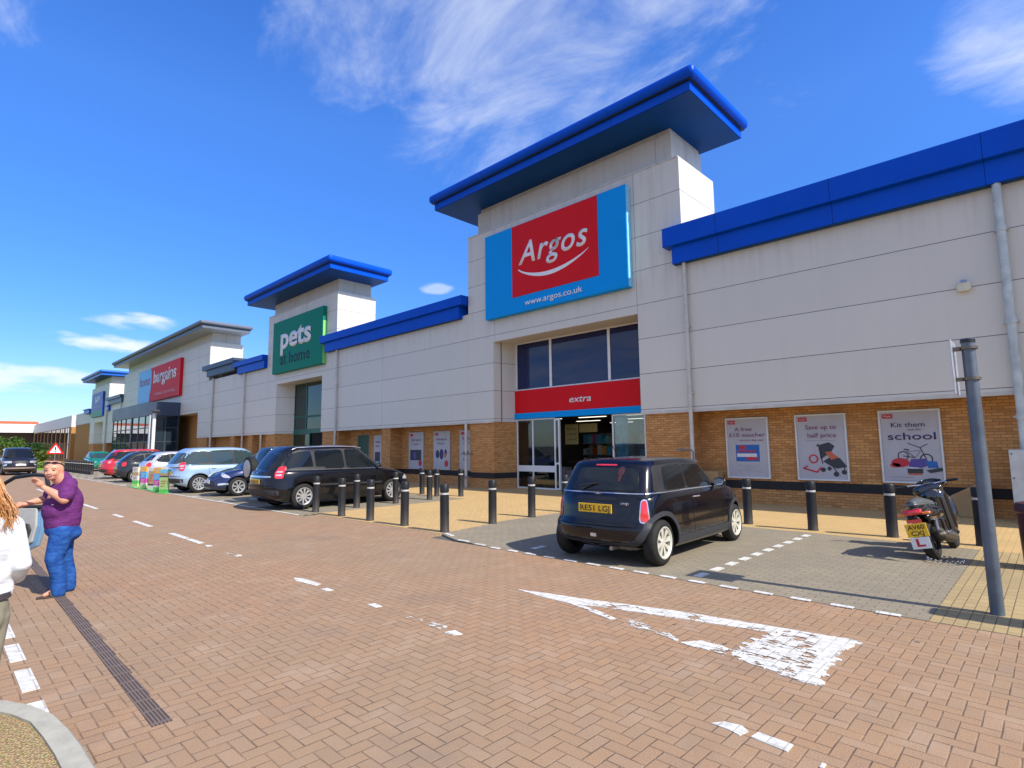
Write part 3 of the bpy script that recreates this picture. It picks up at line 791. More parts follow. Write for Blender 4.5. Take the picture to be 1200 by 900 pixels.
# glass entrance box
gb = empty('glass_entrance', (0, 0, 0)); gb.parent = Cq; gb.location = Vector((-59, 13.4, 0)) - wloc(Cq)
MB().prism([(-66.3, 12.35), (-53.3, 12.35), (-52.6, 13.05), (-52.6, 14.49), (-66.3, 14.49)], 4.38, 5.5).build('fascia', M_GREYJ, gb, bevel=.01)
fx = [-66.1, -64.4, -62.9, -61.1, -59.1, -58.75, -56.6, -54.5, -53.0]
M_SLATE = plain('slate_frame', (.035, .045, .06), .4)
fm = MB()
for a in fx: fm.box(a - .05, a + .05, 12.41, 12.51, 0, 4.38)
for z in (.02, 2.2, 3.35): fm.box(-66.1, -53.0, 12.42, 12.50, z, z + .09)
fm.box(-59.12, -58.73, 12.39, 12.53, 0, 4.38)
for yy in (12.5, 13.5, 14.45): fm.box(-52.85, -52.75, yy - .05, yy + .05, 0, 4.38)
for z in (.02, 2.2, 3.35): fm.box(-52.84, -52.76, 12.55, 14.4, z, z + .09)
fo = fm.build('frame', M_SLATE, gb)
MB().box(-66.05, -53.05, 12.455, 12.465, .1, 4.38).box(-52.805, -52.795, 12.5, 14.4, .1, 4.38).build('pane', glass_mat('blue_shop_glass', (.02, .035, .05), see=.25), fo)
MB().box(-53.2, -52.85, 12.4, 12.75, 0, 4.38).build('white_corner_post', M_WHITE, gb)
S = shop_sign(-65.8, -52.4, 6.1, 9.3, M_RED, 'wide red sign box with pale blue left end on the grey topped tower')
MB().box(-65.78, -61.5, 14.245, 14.258, 6.12, 9.28).build('pale_blue_panel', plain('pale_blue_panel', (.09, .36, .66), .4, var=.05), S)
disc = MB(); disc.prism([(-61.5 + .42 * math.cos(a * PI / 16 - PI / 2), 8.05 + 1.22 * math.sin(a * PI / 16 - PI / 2)) for a in range(17)], 14.245, 14.2575, 'y'); disc.build('pale_blue_bulge', plain('pale_blue_panel', (.09, .36, .66), .4), S)
text('bargains', 'lettering', M_SIGNWHITE, S, (-56.85, 14.255, 7.75), XR, UZ, w=6.9, h=1.15, bold=.02, depth=.02)
text('home', 'lettering', plain('red_letter', (.42, .10, .16), .5), S, (-63.3, 14.242, 7.75), XR, UZ, w=3.6, h=.95, bold=-.008, depth=.012)
text('TOP BRANDS . BOTTOM PRICES', 'strapline', plain('pink_letter', (.75, .42, .44), .5), S, (-56.7, 14.255, 6.57), XR, UZ, w=6.4, h=.22, depth=.012)

# ================= unit 4: narrow store at the far end
Dq = empty('retail_store', (-84.6, YF, 0), label='farthest store of the terrace, narrow blue topped tower with a blue and green sign', cat='shop building')
tower(Dq, -90.4, -80.3, -87.7, -82.6, .3, -82.5, M_CLADA, M_CLADT, zt=9.5, zo=5.1)
tier_canopy(Dq, -91.2, -79.4, 10.4, 11.0, plain('bright_blue_steel', (.008, .11, .50), .34, .5, var=.06), M_BLUE_SOFF)
parapet(Dq, -94.2, -90.41, M_BLUEJ, M_BLUE_SOFF, z0=6.45, z1=7.05)
parapet(Dq, -80.25, -79.0, M_BLUEJ, M_BLUE_SOFF, z0=6.2, z1=6.83)
MB().box(-104, -90.42, 15.0, 40, 0, 5.3).build('side_brick_wall', M_BRICK_OR, Dq)
MB().box(-104, -90.42, 14.95, 40, 5.3, 6.9).build('side_cladding', M_CLADT, Dq)
roof_block(Dq, -90.4, -80.21)
pipe(Dq, -80.53, 14.4, 0, 6.4, .08)
for a, b in ((-87.3, -82.7),):
    MB().box(a, b, 15.5, 15.56, 2.6, 5.05).build('blank_panel', M_CLAD, Dq)
    MB().box(a, b, 15.5, 15.55, .01, 2.55).build('door_glass', glass_mat('pale_door_glass', (.12, .14, .17)), Dq)
S = shop_sign(-88.7, -82.4, 5.75, 8.72, plain('deep_blue_sign', (.005, .045, .30), .4, .4), 'small dark blue and green sign box on the farthest tower')
MB().box(-88.68, -82.42, 14.246, 14.258, 5.77, 6.5).build('green_strip', plain('green_strip', (.04, .28, .16), .5), S)
text('B&M', 'lettering', M_SIGNWHITE, S, (-85.4, 14.255, 7.55), XR, UZ, w=2.6, h=.72, depth=.01)
text('Bargains', 'lettering', plain('pale_blue_letter', (.45, .5, .7), .5), S, (-85.4, 14.255, 6.8), XR, UZ, w=3.6, h=.42, depth=.01)

# ================= building beyond
Eq = empty('office_block', (-125, 15, 0), label='long brick block with tall dark window strips and white fascia beyond the terrace', cat='building')
MB().box(-150, -107, 15.0, 40, 0, 5.2).build('wall', M_BRICK_OR, Eq)
MB().box(-150, -106.9, 14.85, 40, 5.2, 6.95).build('fascia', plain('grey_white_fascia', (.58, .58, .55), .5), Eq)
MB().box(-107, -106.85, 14.9, 17.2, 0, 5.2).build('end_pier', M_BRICK_OR, Eq)
for k in range(9):
    x = -148.5 + k * 4.55
    w_ = MB().box(x, x + 3.1, 14.93, 14.99, .3, 5.1).build('window', glass_mat('brown_office_glass', (.035, .022, .018)), Eq)
    MB().box(x + 1.5, x + 1.6, 14.90, 14.93, .3, 5.1).box(x, x + 3.1, 14.90, 14.93, 2.5, 2.62).build('frame', M_BLACK, w_)
Fq = empty('supermarket', (-152, 5, 0), label='low white fronted building with an orange roof closing the far left end', cat='building')
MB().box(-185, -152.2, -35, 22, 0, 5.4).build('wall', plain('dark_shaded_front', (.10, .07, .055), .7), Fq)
MB().box(-185, -150.0, -35.2, 22.3, 5.4, 7.1).build('fascia', plain('white_fascia', (.72, .72, .70), .5), Fq)
MB().prism([(-150.0, 7.1), (-152.5, 7.75), (-168, 7.75), (-170, 7.1)], -35, 15.6, 'y').build('roof', plain('orange_roof', (.55, .13, .03), .6), Fq)
for yy in (15, 9, 3, -4): MB().box(-150.6, -150.2, yy, yy + .4, 0, 5.4).build('column', M_WHITE, Fq)
# ------------------------------------------------------------------ cars
def interp(pts, x):
    if x <= pts[0][0]: return pts[0][1]
    for (a, b), (c, d) in zip(pts[:-1], pts[1:]):
        if x <= c:
            t = (x - a) / (c - a); t = t * t * (3 - 2 * t) * .5 + t * .5
            return b + (d - b) * t
    return pts[-1][1]
HV = [0, .25, .5, .7, .82, .9, .95, .98]
def ring(w, yr, yf, nr, nf, m, ns=16):
    """outline points from rear centre round the right side to the front and back round the left"""
    c = (yr + yf) / 2; L = (yf - yr) / 2
    us = []
    for h in HV: us.append((-(1 - h ** m) ** (1 / nr), h))
    u0 = us[-1][0]; u1 = (1 - HV[-1] ** m) ** (1 / nf)
    for k in range(1, ns * 2):
        u = u0 + (u1 - u0) * k / (ns * 2)
        n = nr if u < 0 else nf
        us.append((u, (1 - abs(u) ** n) ** (1 / m)))
    for h in reversed(HV): us.append(((1 - h ** m) ** (1 / nf), h))
    right = [(w * h, c + L * u) for u, h in us]
    left = [(-x, y) for x, y in reversed(right[1:-1])]
    return right + left

def shell(levels, zfun, caps_top, bottom=True):
    """levels: list of (t, ring); returns verts, faces closed"""
    V = []; F = []
    n = len(levels[0][1])
    for t, r in levels:
        for x, y in r: V.append((x, y, zfun(t, y)))
    k = len(levels)
    for s, sy, cr in caps_top:
        t, r = levels[-1]
        c = (r[0][1] + r[len(r) // 2][1]) / 2
        for x, y in r:
            yy = c + (y - c) * sy
            V.append((x * s, yy, zfun(1, yy) + cr))
        k += 1
    for j in range(k - 1):
        for i in range(n):
            F.append((j * n + i, j * n + (i + 1) % n, (j + 1) * n + (i + 1) % n, (j + 1) * n + i))
    b = (k - 1) * n
    h = n // 2
    for i in range(h):   # close the top with a strip between right and left
        a0, a1 = i, i + 1
        b0, b1 = (n - i) % n, (n - i - 1) % n
        q = [b + a0, b + a1, b + b1, b + b0]
        q2 = []
        for v in q:
            if v not in q2: q2.append(v)
        if len(q2) > 2: F.append(tuple(q2))
    for i in range(h):
        a0, a1 = i, i + 1
        b0, b1 = (n - i) % n, (n - i - 1) % n
        q2 = []
        for v in [a0, b0, b1, a1]:
            if v not in q2: q2.append(v)
        if len(q2) > 2: F.append(tuple(q2))
    return V, F

def chaikin(p, k=2, r=.22):
    for _ in range(k):
        q = []
        for i in range(len(p)):
            a, b = Vector(p[i]), Vector(p[(i + 1) % len(p)])
            q += [a.lerp(b, r), a.lerp(b, 1 - r)]
        p = [tuple(v) for v in q]
    return p

def panel(bvh, poly, side, mat, name, parent, off=.004, thick=.014, sp=.07, rnd=0, r=.2, smooth=True):
    """a sheet with its outline given in side view (side x+/x-: y,z) or end view (y-/y+: x,z), laid onto the body"""
    if rnd: poly = chaikin(poly, rnd, r)
    B = []
    for i in range(len(poly)):
        a, b = Vector(poly[i]), Vector(poly[(i + 1) % len(poly)])
        k = max(1, int((b - a).length / sp))
        for j in range(k): B.append(a.lerp(b, j / k))
    nb = len(B)
    xs = [v.x for v in B]; ys = [v.y for v in B]
    pts = list(B)
    def inside(p):
        c = False
        for i in range(nb):
            a, b = B[i], B[i - 1]
            if (a.y > p.y) != (b.y > p.y) and p.x < (b.x - a.x) * (p.y - a.y) / (b.y - a.y) + a.x: c = not c
        return c
    x = min(xs) + sp * .5
    while x < max(xs):
        y = min(ys) + sp * .5
        while y < max(ys):
            p = Vector((x, y))
            if inside(p) and min((p - q).length for q in B) > sp * .35: pts.append(p)
            y += sp
        x += sp
    vo, eo, fo, ov, oe, of = delaunay_2d_cdt(pts, [(i, (i + 1) % nb) for i in range(nb)], [tuple(range(nb))], 1, 1e-5)
    dg_ = side[0] == 'd'
    if dg_:   # 'd', sign, degrees, corner x, corner y : outline is (along, z) about the corner, looked at obliquely
        _, sgn_, ang_, cx_, cy_ = side
        Dd = Vector((-sgn_ * math.sin(R(ang_)), math.cos(R(ang_)), 0)); Ud = Vector((sgn_ * math.cos(R(ang_)), math.sin(R(ang_)), 0))
    D = Dd if dg_ else {'x+': Vector((-1, 0, 0)), 'x-': Vector((1, 0, 0)), 'y-': Vector((0, 1, 0)), 'y+': Vector((0, -1, 0)), 'z+': Vector((0, 0, -1))}[side]
    V = []; last = None; miss = []
    for q in vo:
        if dg_: o = Vector((sgn_ * cx_, cy_, 0)) + Ud * q.x + Vector((0, 0, q.y)) + D * 2
        elif side[0] == 'x': o = Vector((0, q.x, q.y))
        elif side[0] == 'y': o = Vector((q.x, 0, q.y))
        else: o = Vector((q.x, q.y, 0))
        o = o - D * 4
        h = bvh.ray_cast(o, D)
        if h[0] is None:
            V.append(None); miss.append(len(V) - 1)
        else:
            V.append(h[0])
    good = [i for i, v in enumerate(V) if v is not None]
    if not good: return None
    if dg_: miss_ = miss
    for i in miss:
        k = min(good, key=lambda g: (vo[g] - vo[i]).length)
        q = vo[i]; ref = V[k]
        V[i] = Vector((ref.x, ref.y, q.y)) if dg_ else Vector((ref.x, q.x, q.y)) if side[0] == 'x' else (Vector((q.x, ref.y, q.y)) if side[0] == 'y' else Vector((q.x, q.y, ref.z)))
    top = [v - D * off for v in V]; bot = [v + D * (thick - off) for v in V]
    n = len(top)
    cnt = {}
    for f in fo:
        for i in range(len(f)):
            e = (f[i], f[(i + 1) % len(f)]); cnt[tuple(sorted(e))] = cnt.get(tuple(sorted(e)), []) + [e]
    F = [tuple(f) for f in fo]
    for e, l in cnt.items():
        if len(l) == 1:
            a, b = l[0]; F.append((b, a, a + n, b + n))
    mb = MB(); mb.add(top + bot, F)
    ob = mb.build(name, mat, parent, world=False, smooth=False)
    if smooth:
        me = ob.data
        for p in me.polygons: p.use_smooth = True
        try: me.set_sharp_from_angle(angle=R(50))
        except Exception: pass
    return ob

def car_paint(name, c, metal=.0, rough=.22, dk=.9):
    if name in _cache: return _cache[name]
    n = N(name, rough, .5 if max(c) > .05 else .25, metal, 1. if max(c) > .05 else .55)
    f = n.noise(1.6, 5, .6, n.obj()); dust = n.noise(14, 4, .7, n.obj()); z = n.sep(n.obj())[2]
    b = n.ramp(f, [(.3, tuple(v * .92 for v in c)), (.7, tuple(min(1, v * 1.08) for v in c))])
    low = n.math('MULTIPLY', n.math('SUBTRACT', .55, z, clamp=True), n.math('MULTIPLY', dust, dk), clamp=True)
    n.base(n.mix(low, b, (.10, .085, .07)))
    n.rough(n.math('ADD', rough, n.math('MULTIPLY', dust, .10)))
    n.put(n.b.inputs['Coat Roughness'], n.math('ADD', .02, n.math('MULTIPLY', low, .4)))
    _cache[name] = n.m
    return n.m
M_CGLASS = glass_mat('car_window_glass', (.008, .011, .013), rough=.03, refl=.45)
M_CGLASS2 = glass_mat('car_window_glass_pale', (.03, .05, .05), rough=.03, refl=.7)
M_TYRE = plain('tyre_rubber', (.018, .017, .016), .75, .3, var=.3, scale=14)
M_ALLOY = plain('alloy_wheel', (.46, .46, .47), .36, .5, .55, var=.1)
M_TRIM = plain('black_trim', (.018, .018, .02), .55, .4, var=.2)
M_TRIMG = plain('grey_plastic_cladding', (.030, .032, .038), .6, .4, var=.2, scale=10)
M_CHROME = plain('chrome_trim', (.70, .70, .72), .15, .5, .9, var=.05)
M_REDL = plain('red_light_lens', (.62, .015, .02), .12, .6, var=.25, scale=14, coat=1.)
M_WHL = plain('clear_light_lens', (.55, .56, .58), .1, .6, .4, var=.25, scale=12, coat=1.)
M_AMB = plain('amber_lens', (.75, .20, .03), .15, .6, var=.2)
M_PLY = plain('yellow_number_plate', (.80, .48, .02), .4, .4, var=.04)
M_PLW = plain('white_number_plate', (.72, .72, .70), .4, .4, var=.04)
M_WELL = plain('wheel_well', (.008, .008, .008), .9, .1)

def wheel(parent, x, y, r, side, spokes=8, style='fat', wd=.19, rimc=None, rf=.66):
    """side +1 = right; tyre, rim and spokes"""
    e = empty('wheel', (x, y, r), parent=parent)
    hw = wd / 2
    ri = r * rf
    prof = [(ri - .01, -hw), (ri + .02, -hw - .004), (r - .045, -hw - .002), (r - .012, -hw + .018), (r, -hw + .045), (r, hw - .045), (r - .012, hw - .018), (r - .045, hw + .002), (ri + .02, hw + .004), (ri - .01, hw), (ri - .012, hw - .03), (ri - .012, -hw + .02)]
    MB().lathe(prof + [prof[0]], ax='x', n=40).build('tyre', M_TYRE, e, world=False, smooth=True)
    m = MB(); s = side
    o = s * hw
    m.lathe([(ri - .012, o - s * .004), (ri + .006, o + s * .004), (ri - .006, o + s * .006), (ri - .028, o - s * .012), (ri - .03, o - s * .05)], ax='x', n=40)
    m.lathe([(.001, o - s * .018), (.045, o - s * .018), (.055, o - s * .03), (.055, o - s * .06)], ax='x', n=20)
    for k in range(spokes):
        a = 2 * PI * k / spokes + .2
        ca, sa = math.cos(a), math.sin(a)
        if style == 'fat':  # wide at the rim, tapered inwards
            w0, w1 = .016, ri * math.sin(PI / spokes) * .52
        else: w0, w1 = .017, .023
        def P(rr, ww, dx): return (o - s * dx, ca * rr - sa * ww, sa * rr + ca * ww)
        r0, r1 = .04, ri - .01
        rm_ = (r0 + r1) * .55
        V = []
        for rr, ww, dx in ((r0, w0, .020), (rm_, (w0 + w1) * .46, .014), (r1, w1 if style == 'fat' else w1, .010)):
            V += [P(rr, -ww, dx), P(rr, ww, dx), P(rr, ww * .9, dx + .03), P(rr, -ww * .9, dx + .03)]
        F = [(0,1,5,4),(4,5,9,8),(1,2,6,5),(5,6,10,9),(3,0,4,7),(7,4,8,11),(2,3,7,6),(6,7,11,10)]
        m.add(V, F)
    m.build('rim', rimc or M_ALLOY, e, world=False, smooth=False)
    MB().lathe([(.0005, o - s * .075), (ri - .02, o - s * .075), (ri - .02, o - s * .08)], ax='x', n=24).build('brake_disc', M_WELL, e, world=False)
    return e

def make_car(name, label, loc, rz, S, group=None, cat='car'):
    root = empty(name, loc, rz, label=label, cat=cat, group=group)
    L, W, Hh = S['L'], S['W'], S['H']
    hw = W / 2
    yr, yf = -L / 2, L / 2
    zt = lambda y: interp(S['top'], y)
    zb = lambda y: interp([(yr, S.get('zr', .32)), (yr + .5, .20), (yf - .5, .19), (yf, S.get('zf', .26))], y)
    lv = S.get('levels') or [(0, .90, .10, .10), (.06, .95, .05, .05), (.16, .985, .01, .015), (.34, 1., 0, 0), (.47, 1., .0, .01), (.52, .996, .035, .03), (.75, .99, .05, .06), (.9, .965, .07, .11), (.97, .94, .09, .15), (1., .915, .12, .2)]
    nr, nf, m = S.get('nr', 7), S.get('nf', 4.2), S.get('m', 2.6)
    levels = [(t, ring(hw * ws, yr + a, yf - b, nr, nf, m)) for t, ws, a, b in lv]
    V, F = shell(levels, lambda t, y: zb(y) + (zt(y) - zb(y)) * t, [(.965, .985, .012), (.85, .97, .022), (.55, .95, .036), (.2, .94, .042)])
    mb = MB(); mb.add(V, F)
    low = mb.build('body', [S['paint'], M_WELL], root, world=False, smooth=True)
    for p in low.data.polygons: p.use_smooth = True
    try: low.data.set_sharp_from_angle(angle=R(45))
    except Exception: pass
    # arches
    for sgn in (1, -1):
        for ya in (S['ra'], S['fa']):
            c = MB().lathe([(.001, 0), (S['wr'] + S.get('gap', .055), 0), (S['wr'] + S.get('gap', .055), .4), (.001, .4)], ax='x', n=40)
            c.v = [(sgn * (hw - .27 + vx), vy + ya, vz + S['wr']) for vx, vy, vz in c.v]
            co = c.build('cut', [S['paint'], M_WELL], None)
            for p in co.data.polygons: p.material_index = 1
            co.parent = root
            b = low.modifiers.new('b', 'BOOLEAN'); b.operation = 'DIFFERENCE'; b.object = co; b.solver = 'EXACT'
    bpy.context.view_layer.update()
    dg = bpy.context.evaluated_depsgraph_get()
    me = bpy.data.meshes.new_from_object(low.evaluated_get(dg))
    old = low.data; low.modifiers.clear(); low.data = me; bpy.data.meshes.remove(old)
    for c in [c for c in children(root) if c.name.startswith('cut')]: bpy.data.objects.remove(c)
    # greenhouse
    g = S['gh']   # base rear/front y, roof rear/front y, base half width, roof half width
    wmid = g.get('bow', 1.2)
    zr = lambda y: interp(S['roof'], y)
    zg = lambda y: zt(y) - .05
    gl = []
    for t in (0, .12, .3, .5, .7, .84, .92, .965, .99, 1.):
        e = max(0, (t - .84) / .16)
        ins = S.get('edge', .045) * e * e
        a = g['b'][0] + (g['r'][0] - g['b'][0]) * t ** g.get('pr', 1.15) + ins; b_ = g['b'][1] + (g['r'][1] - g['b'][1]) * t ** g.get('pf', 1.08) - ins
        wv = g['w'][0] + (g['w'][1] - g['w'][0]) * t ** wmid - ins * 1.1
        gl.append((t if t < .84 else .84 + (t - .84) * (1 - .0 * e), ring(wv, a, b_, g.get('nr', 7), g.get('nf', 6), g.get('m', 3.0))))
    V2, F2 = shell(gl, lambda t, y: zg(y) + (zr(y) - zg(y)) * t, [(.93, .985, .008), (.75, .97, .018), (.45, .95, .027), (.15, .93, .031)])
    mb = MB(); mb.add(V2, F2)
    cab = mb.build('roof', S.get('roofpaint', S['paint']), low, world=False, smooth=True)
    for p in cab.data.polygons: p.use_smooth = True
    cab.parent = root
    # ray target
    vs_ = [v.co.copy() for v in low.data.vertices]; fs = [tuple(p.vertices) for p in low.data.polygons]
    k = len(vs_)
    vs_ += [v.co.copy() for v in cab.data.vertices]; fs += [tuple(i + k for i in p.vertices) for p in cab.data.polygons]
    bvh = BVHTree.FromPolygons(vs_, fs)
    ksides = S.get('sides', ('x+', 'x-'))
    gm = S.get('glass', M_CGLASS)
    for sd_ in ksides:
        for poly in S.get('windows', []):
            if S.get('winframe', 1):
                cx = sum(p[0] for p in poly) / len(poly); cz = sum(p[1] for p in poly) / len(poly)
                fr = [(cx + (p[0] - cx) * 1.045 + (.012 if p[0] > cx else -.012), cz + (p[1] - cz) * 1.06) for p in poly]
            w_ = panel(bvh, poly, sd_, gm, 'side_window', root, off=.007, rnd=2, r=.09)
        for poly in S.get('pillars', []): panel(bvh, poly, sd_, M_TRIM, 'window_surround', root, off=.003, rnd=1, r=.06)
        for poly, mm, nm in S.get('side_panels', []): panel(bvh, poly, sd_, mm, nm, root, off=.006, rnd=1, r=.1)
        for pl in S.get('seams', []):
            q = []
            a = []; b = []
            for i, p in enumerate(pl):
                p0 = Vector(pl[max(0, i - 1)]); p1 = Vector(pl[min(len(pl) - 1, i + 1)])
                d = (p1 - p0).normalized(); nrm = Vector((-d.y, d.x)) * .0045
                a.append(tuple(Vector(p) + nrm)); b.append(tuple(Vector(p) - nrm))
            panel(bvh, a + b[::-1], sd_, M_WELL, 'door_gap', root, off=.0015, sp=.05)
        for pl, wd_, mm in S.get('strips', []):
            a = [(p[0], p[1] + wd_ / 2) for p in pl]; b = [(p[0], p[1] - wd_ / 2) for p in pl]
            panel(bvh, a + b[::-1], sd_, mm, 'trim_strip', root, off=.011, sp=.05)
        s = 1 if sd_ == 'x+' else -1
        for (hy, hz) in S.get('handles', []):
            h = bvh.ray_cast(Vector((s * 3, hy, hz)), Vector((-s, 0, 0)))
            if h[0] is None: continue
            x = h[0].x
            MB().tube([(x - s * .005, hy - .075, hz), (x + s * .028, hy - .055, hz + .004), (x + s * .028, hy + .055, hz + .004), (x - s * .005, hy + .075, hz)], .011, 8).build('door_handle', S.get('handlemat', M_CHROME), root, world=False, smooth=True)
        my, mz = S['mirror']
        h = bvh.ray_cast(Vector((s * 3, my, mz)), Vector((-s, 0, 0)))
        x = h[0].x if h[0] is not None else s * hw * .9
        mm = MB(); mm.ball((x + s * .135, my - .01, mz + .035), (.105, .055, .07), 16, 10); mm.tube([(x - s * .02, my + .03, mz - .01), (x + s * .07, my, mz + .005)], .022, 8)
        mo = mm.build('wing_mirror', S.get('mirrorpaint', S['paint']), root, world=False, smooth=True)
        gm_ = MB(); gm_.lathe([(.001, -.058), (.052, -.058), (.052, -.05)], ax='y', n=20); gm_.v = [(v[0] * 1.5 + x + s * .135, v[1] + my - .008, v[2] + mz + .035) for v in gm_.v]
        gm_.build('mirror_glass', M_CHROME, mo, world=False)
    def zpoly(poly): return poly
    if S.get('rearglass'): panel(bvh, S['rearglass'], 'y-', gm, 'rear_window', root, off=.006, rnd=2, r=.1)
    if S.get('windscreen'): panel(bvh, S['windscreen'], 'y+', gm, 'windscreen', root, off=.006, rnd=2, r=.1)
    for poly, mm, nm in S.get('rear', []): panel(bvh, poly, 'y-', mm, nm, root, off=.007, rnd=1, r=.12, sp=.05)
    for poly, mm, nm in S.get('front', []): panel(bvh, poly, 'y+', mm, nm, root, off=.007, rnd=1, r=.12, sp=.05)
    for poly, mm, nm, ang, cx_, cy_ in S.get('rearc', []):
        for s in (1, -1): panel(bvh, poly, ('d', s, ang, cx_, cy_), mm, nm, root, off={'tail_light': .010, 'reverse_light': .014}.get(nm, .006), rnd=2, r=.16, sp=.04)
    for poly, mm, nm, ang, cx_, cy_ in S.get('frontc', []):
        for s in (1, -1): panel(bvh, poly, ('d', s, 180 - ang, cx_, cy_), mm, nm, root, off=.008, rnd=2, r=.16, sp=.04)
    for poly, mm, nm in S.get('rear2', []):   # mirrored pairs
        for s in (1, -1): panel(bvh, [(s * p[0], p[1]) for p in poly], 'y-', mm, nm, root, off=.009, rnd=2, r=.14, sp=.04)
    for poly, mm, nm in S.get('front2', []):
        for s in (1, -1): panel(bvh, [(s * p[0], p[1]) for p in poly], 'y+', mm, nm, root, off=.009, rnd=2, r=.14, sp=.04)
    for (txt, side, x, z, mat, wp, hp) in S.get('plates', []):
        s = -1 if side == 'y-' else 1
        h = bvh.ray_cast(Vector((x, s * 4, z)), Vector((0, -s, 0)))
        y0 = h[0].y + s * .012
        pb = MB().box(x - wp / 2, x + wp / 2, y0 - .006, y0 + .006, z - hp / 2, z + hp / 2).build('number_plate', mat, root, world=False, bevel=.004)
        if txt: text(txt, 'plate_lettering', M_BLACK, pb, (x, y0 + s * .0065, z - hp * .31), (1 if s < 0 else -1, 0, 0), (0, 0, 1), w=wp * .88, h=hp * .62, bold=.014, depth=.0015, world=False)
    if S.get('arch_trim'):
        for sd_ in ksides:
            for ya, a0, a1 in ((S['ra'], -8, 188), (S['fa'], -8, 188)):
                r0 = S['wr'] + S.get('gap', .055) + .004; r1 = r0 + S['arch_trim']
                A_ = [(ya + r0 * math.cos(R(a)), S['wr'] + r0 * math.sin(R(a))) for a in range(a0, a1 + 1, 8)]
                B_ = [(ya + r1 * math.cos(R(a)), S['wr'] + r1 * math.sin(R(a))) for a in range(a1, a0 - 1, -8)]
                panel(bvh, A_ + B_, sd_, M_TRIMG, 'arch_trim', root, off=.014, thick=.05, sp=.05)
    for s in (1, -1):
        for ya in (S['ra'], S['fa']):
            wheel(root, s * (hw - S.get('wd', .19) / 2 - S.get('tuck', .035)), ya, S['wr'], s, S.get('spokes', 8), S.get('wstyle', 'fat'), S.get('wd', .19), S.get('rimc'), S.get('rf', .66))
    # underbody block so light does not show through
    MB().box(-hw * .62, hw * .62, yr + .35, yf - .3, .17, .34).build('underbody', M_WELL, root, world=False)
    return root, bvh

# ---- the small black hatchback in front of the entrance
P_MINI = car_paint('midnight_black_paint', (.003, .003, .006), rough=.14, dk=.25)
wz = .295
MINI = dict(L=3.60, W=1.62, H=1.34, ra=-1.325, fa=1.142, wr=.290, gap=.045, wd=.18, tuck=.035, zr=.26, zf=.22, nr=11, nf=5.5, m=3.0,
    top=[(-1.82, .90), (-1.3, .91), (.3, .895), (.75, .89), (1.2, .84), (1.6, .75), (1.82, .64)],
    edge=.03, levels=[(0, .93, .12, .10), (.05, .965, .05, .05), (.14, .985, .012, .015), (.30, .995, 0, 0), (.40, .99, .008, .01), (.455, .985, .05, .03), (.52, .985, .062, .04), (.72, .98, .07, .06), (.88, .955, .09, .11), (.96, .93, .115, .15), (1., .905, .145, .2)],
    roof=[(-1.6, 1.305), (-.9, 1.335), (-.3, 1.34), (.4, 1.30)],
    gh=dict(b=(-1.66, .93), r=(-1.40, .33), w=(.720, .600), nr=14, nf=6, m=4.6, bow=1.1),
    paint=P_MINI, roofpaint=P_MINI, spokes=8, wstyle='fat', rimc=plain('cream_alloy', (.62, .60, .50), .35, .5, .3), rf=.68,
    pillars=[[(-1.42, .92), (-1.30, 1.265), (-.6, 1.288), (.22, 1.262), (.66, .93), (.62, .91)]],
    windows=[[(-1.14, .94), (-1.06, 1.245), (-.50, 1.262), (-.50, .937)], [(-.46, .935), (-.46, 1.265), (.17, 1.240), (.52, .95), (.40, .93)]],
    seams=[[(-.47, .90), (-.48, .6), (-.46, .34)], [(.58, .89), (.60, .6), (.52, .34)], [(-.46, .34), (.52, .34)]],
    strips=[([(-1.55, .918), (-.5, .918), (.2, .912), (.66, .905)], .014, M_CHROME), ([(-.98, .29), (.78, .29)], .10, M_TRIMG)],
    handles=[(-.33, .81)], mirror=(.46, .935), mirrorpaint=P_MINI,
    rearglass=[(-.57, .945), (-.49, 1.235), (.49, 1.235), (.57, .945)],
    windscreen=[(-.6, .98), (-.5, 1.3), (.5, 1.3), (.6, .98)],
    rear=[([(-.66, .908), (-.66, .920), (.66, .920), (.66, .908)], M_CHROME, 'trim_strip'), ([(-.33, .835), (-.29, .865), (.29, .865), (.33, .835), (.30, .82), (-.30, .82)], P_MINI, 'boot_handle'),
          ([(-.60, .50), (-.60, .508), (.60, .508), (.60, .50)], M_WELL, 'boot_gap'), ([(-.045, .355), (-.045, .40), (.045, .40), (.045, .355)], M_WHL, 'rear_fog_lamp'),
          ([(-.17, 1.262), (-.16, 1.282), (.16, 1.282), (.17, 1.262)], M_REDL, 'brake_light'), ([(-.70, .25), (-.70, .30), (.70, .30), (.70, .25)], M_TRIMG, 'lower_bumper')],
    rearc=[([(-.075, .56), (-.045, .82), (-.01, .85), (.045, .84), (.07, .57), (.03, .545)], M_CHROME, 'tail_light_surround', 32, .70, -1.68), ([(-.06, .575), (-.035, .812), (-.005, .835), (.033, .828), (.055, .585), (.02, .56)], M_REDL, 'tail_light', 32, .70, -1.68)],
    front2=[([(.44, .62), (.44, .78), (.66, .80), (.70, .66)], M_WHL, 'headlight')],
    plates=[('RE51 LGJ', 'y-', 0, .715, M_PLY, .52, .115)], arch_trim=.06)
mini, mb_ = make_car('parked_car', 'small black hatchback with silver waist trim and RE51 LGJ plate, parked before the open doors', (-4.56, 7.95, .004), R(2.2), MINI)
h = mb_.ray_cast(Vector((0, -4, .90)), Vector((0, 1, 0)))
yb = h[0].y - .008
bd = MB(); bd.lathe([(.001, yb - .004), (.017, yb - .004), (.019, yb + .01)], c=(0, 0, .905), ax='y', n=16)
for s in (1, -1):
    for k in range(3): bd.box(min(s * .02, s * (.06 - k * .008)), max(s * .02, s * (.06 - k * .008)), yb - .003, yb + .006, .902 - k * .007 + .006, .906 - k * .007 + .006)
bd.build('winged_badge', M_CHROME, mini, world=False)
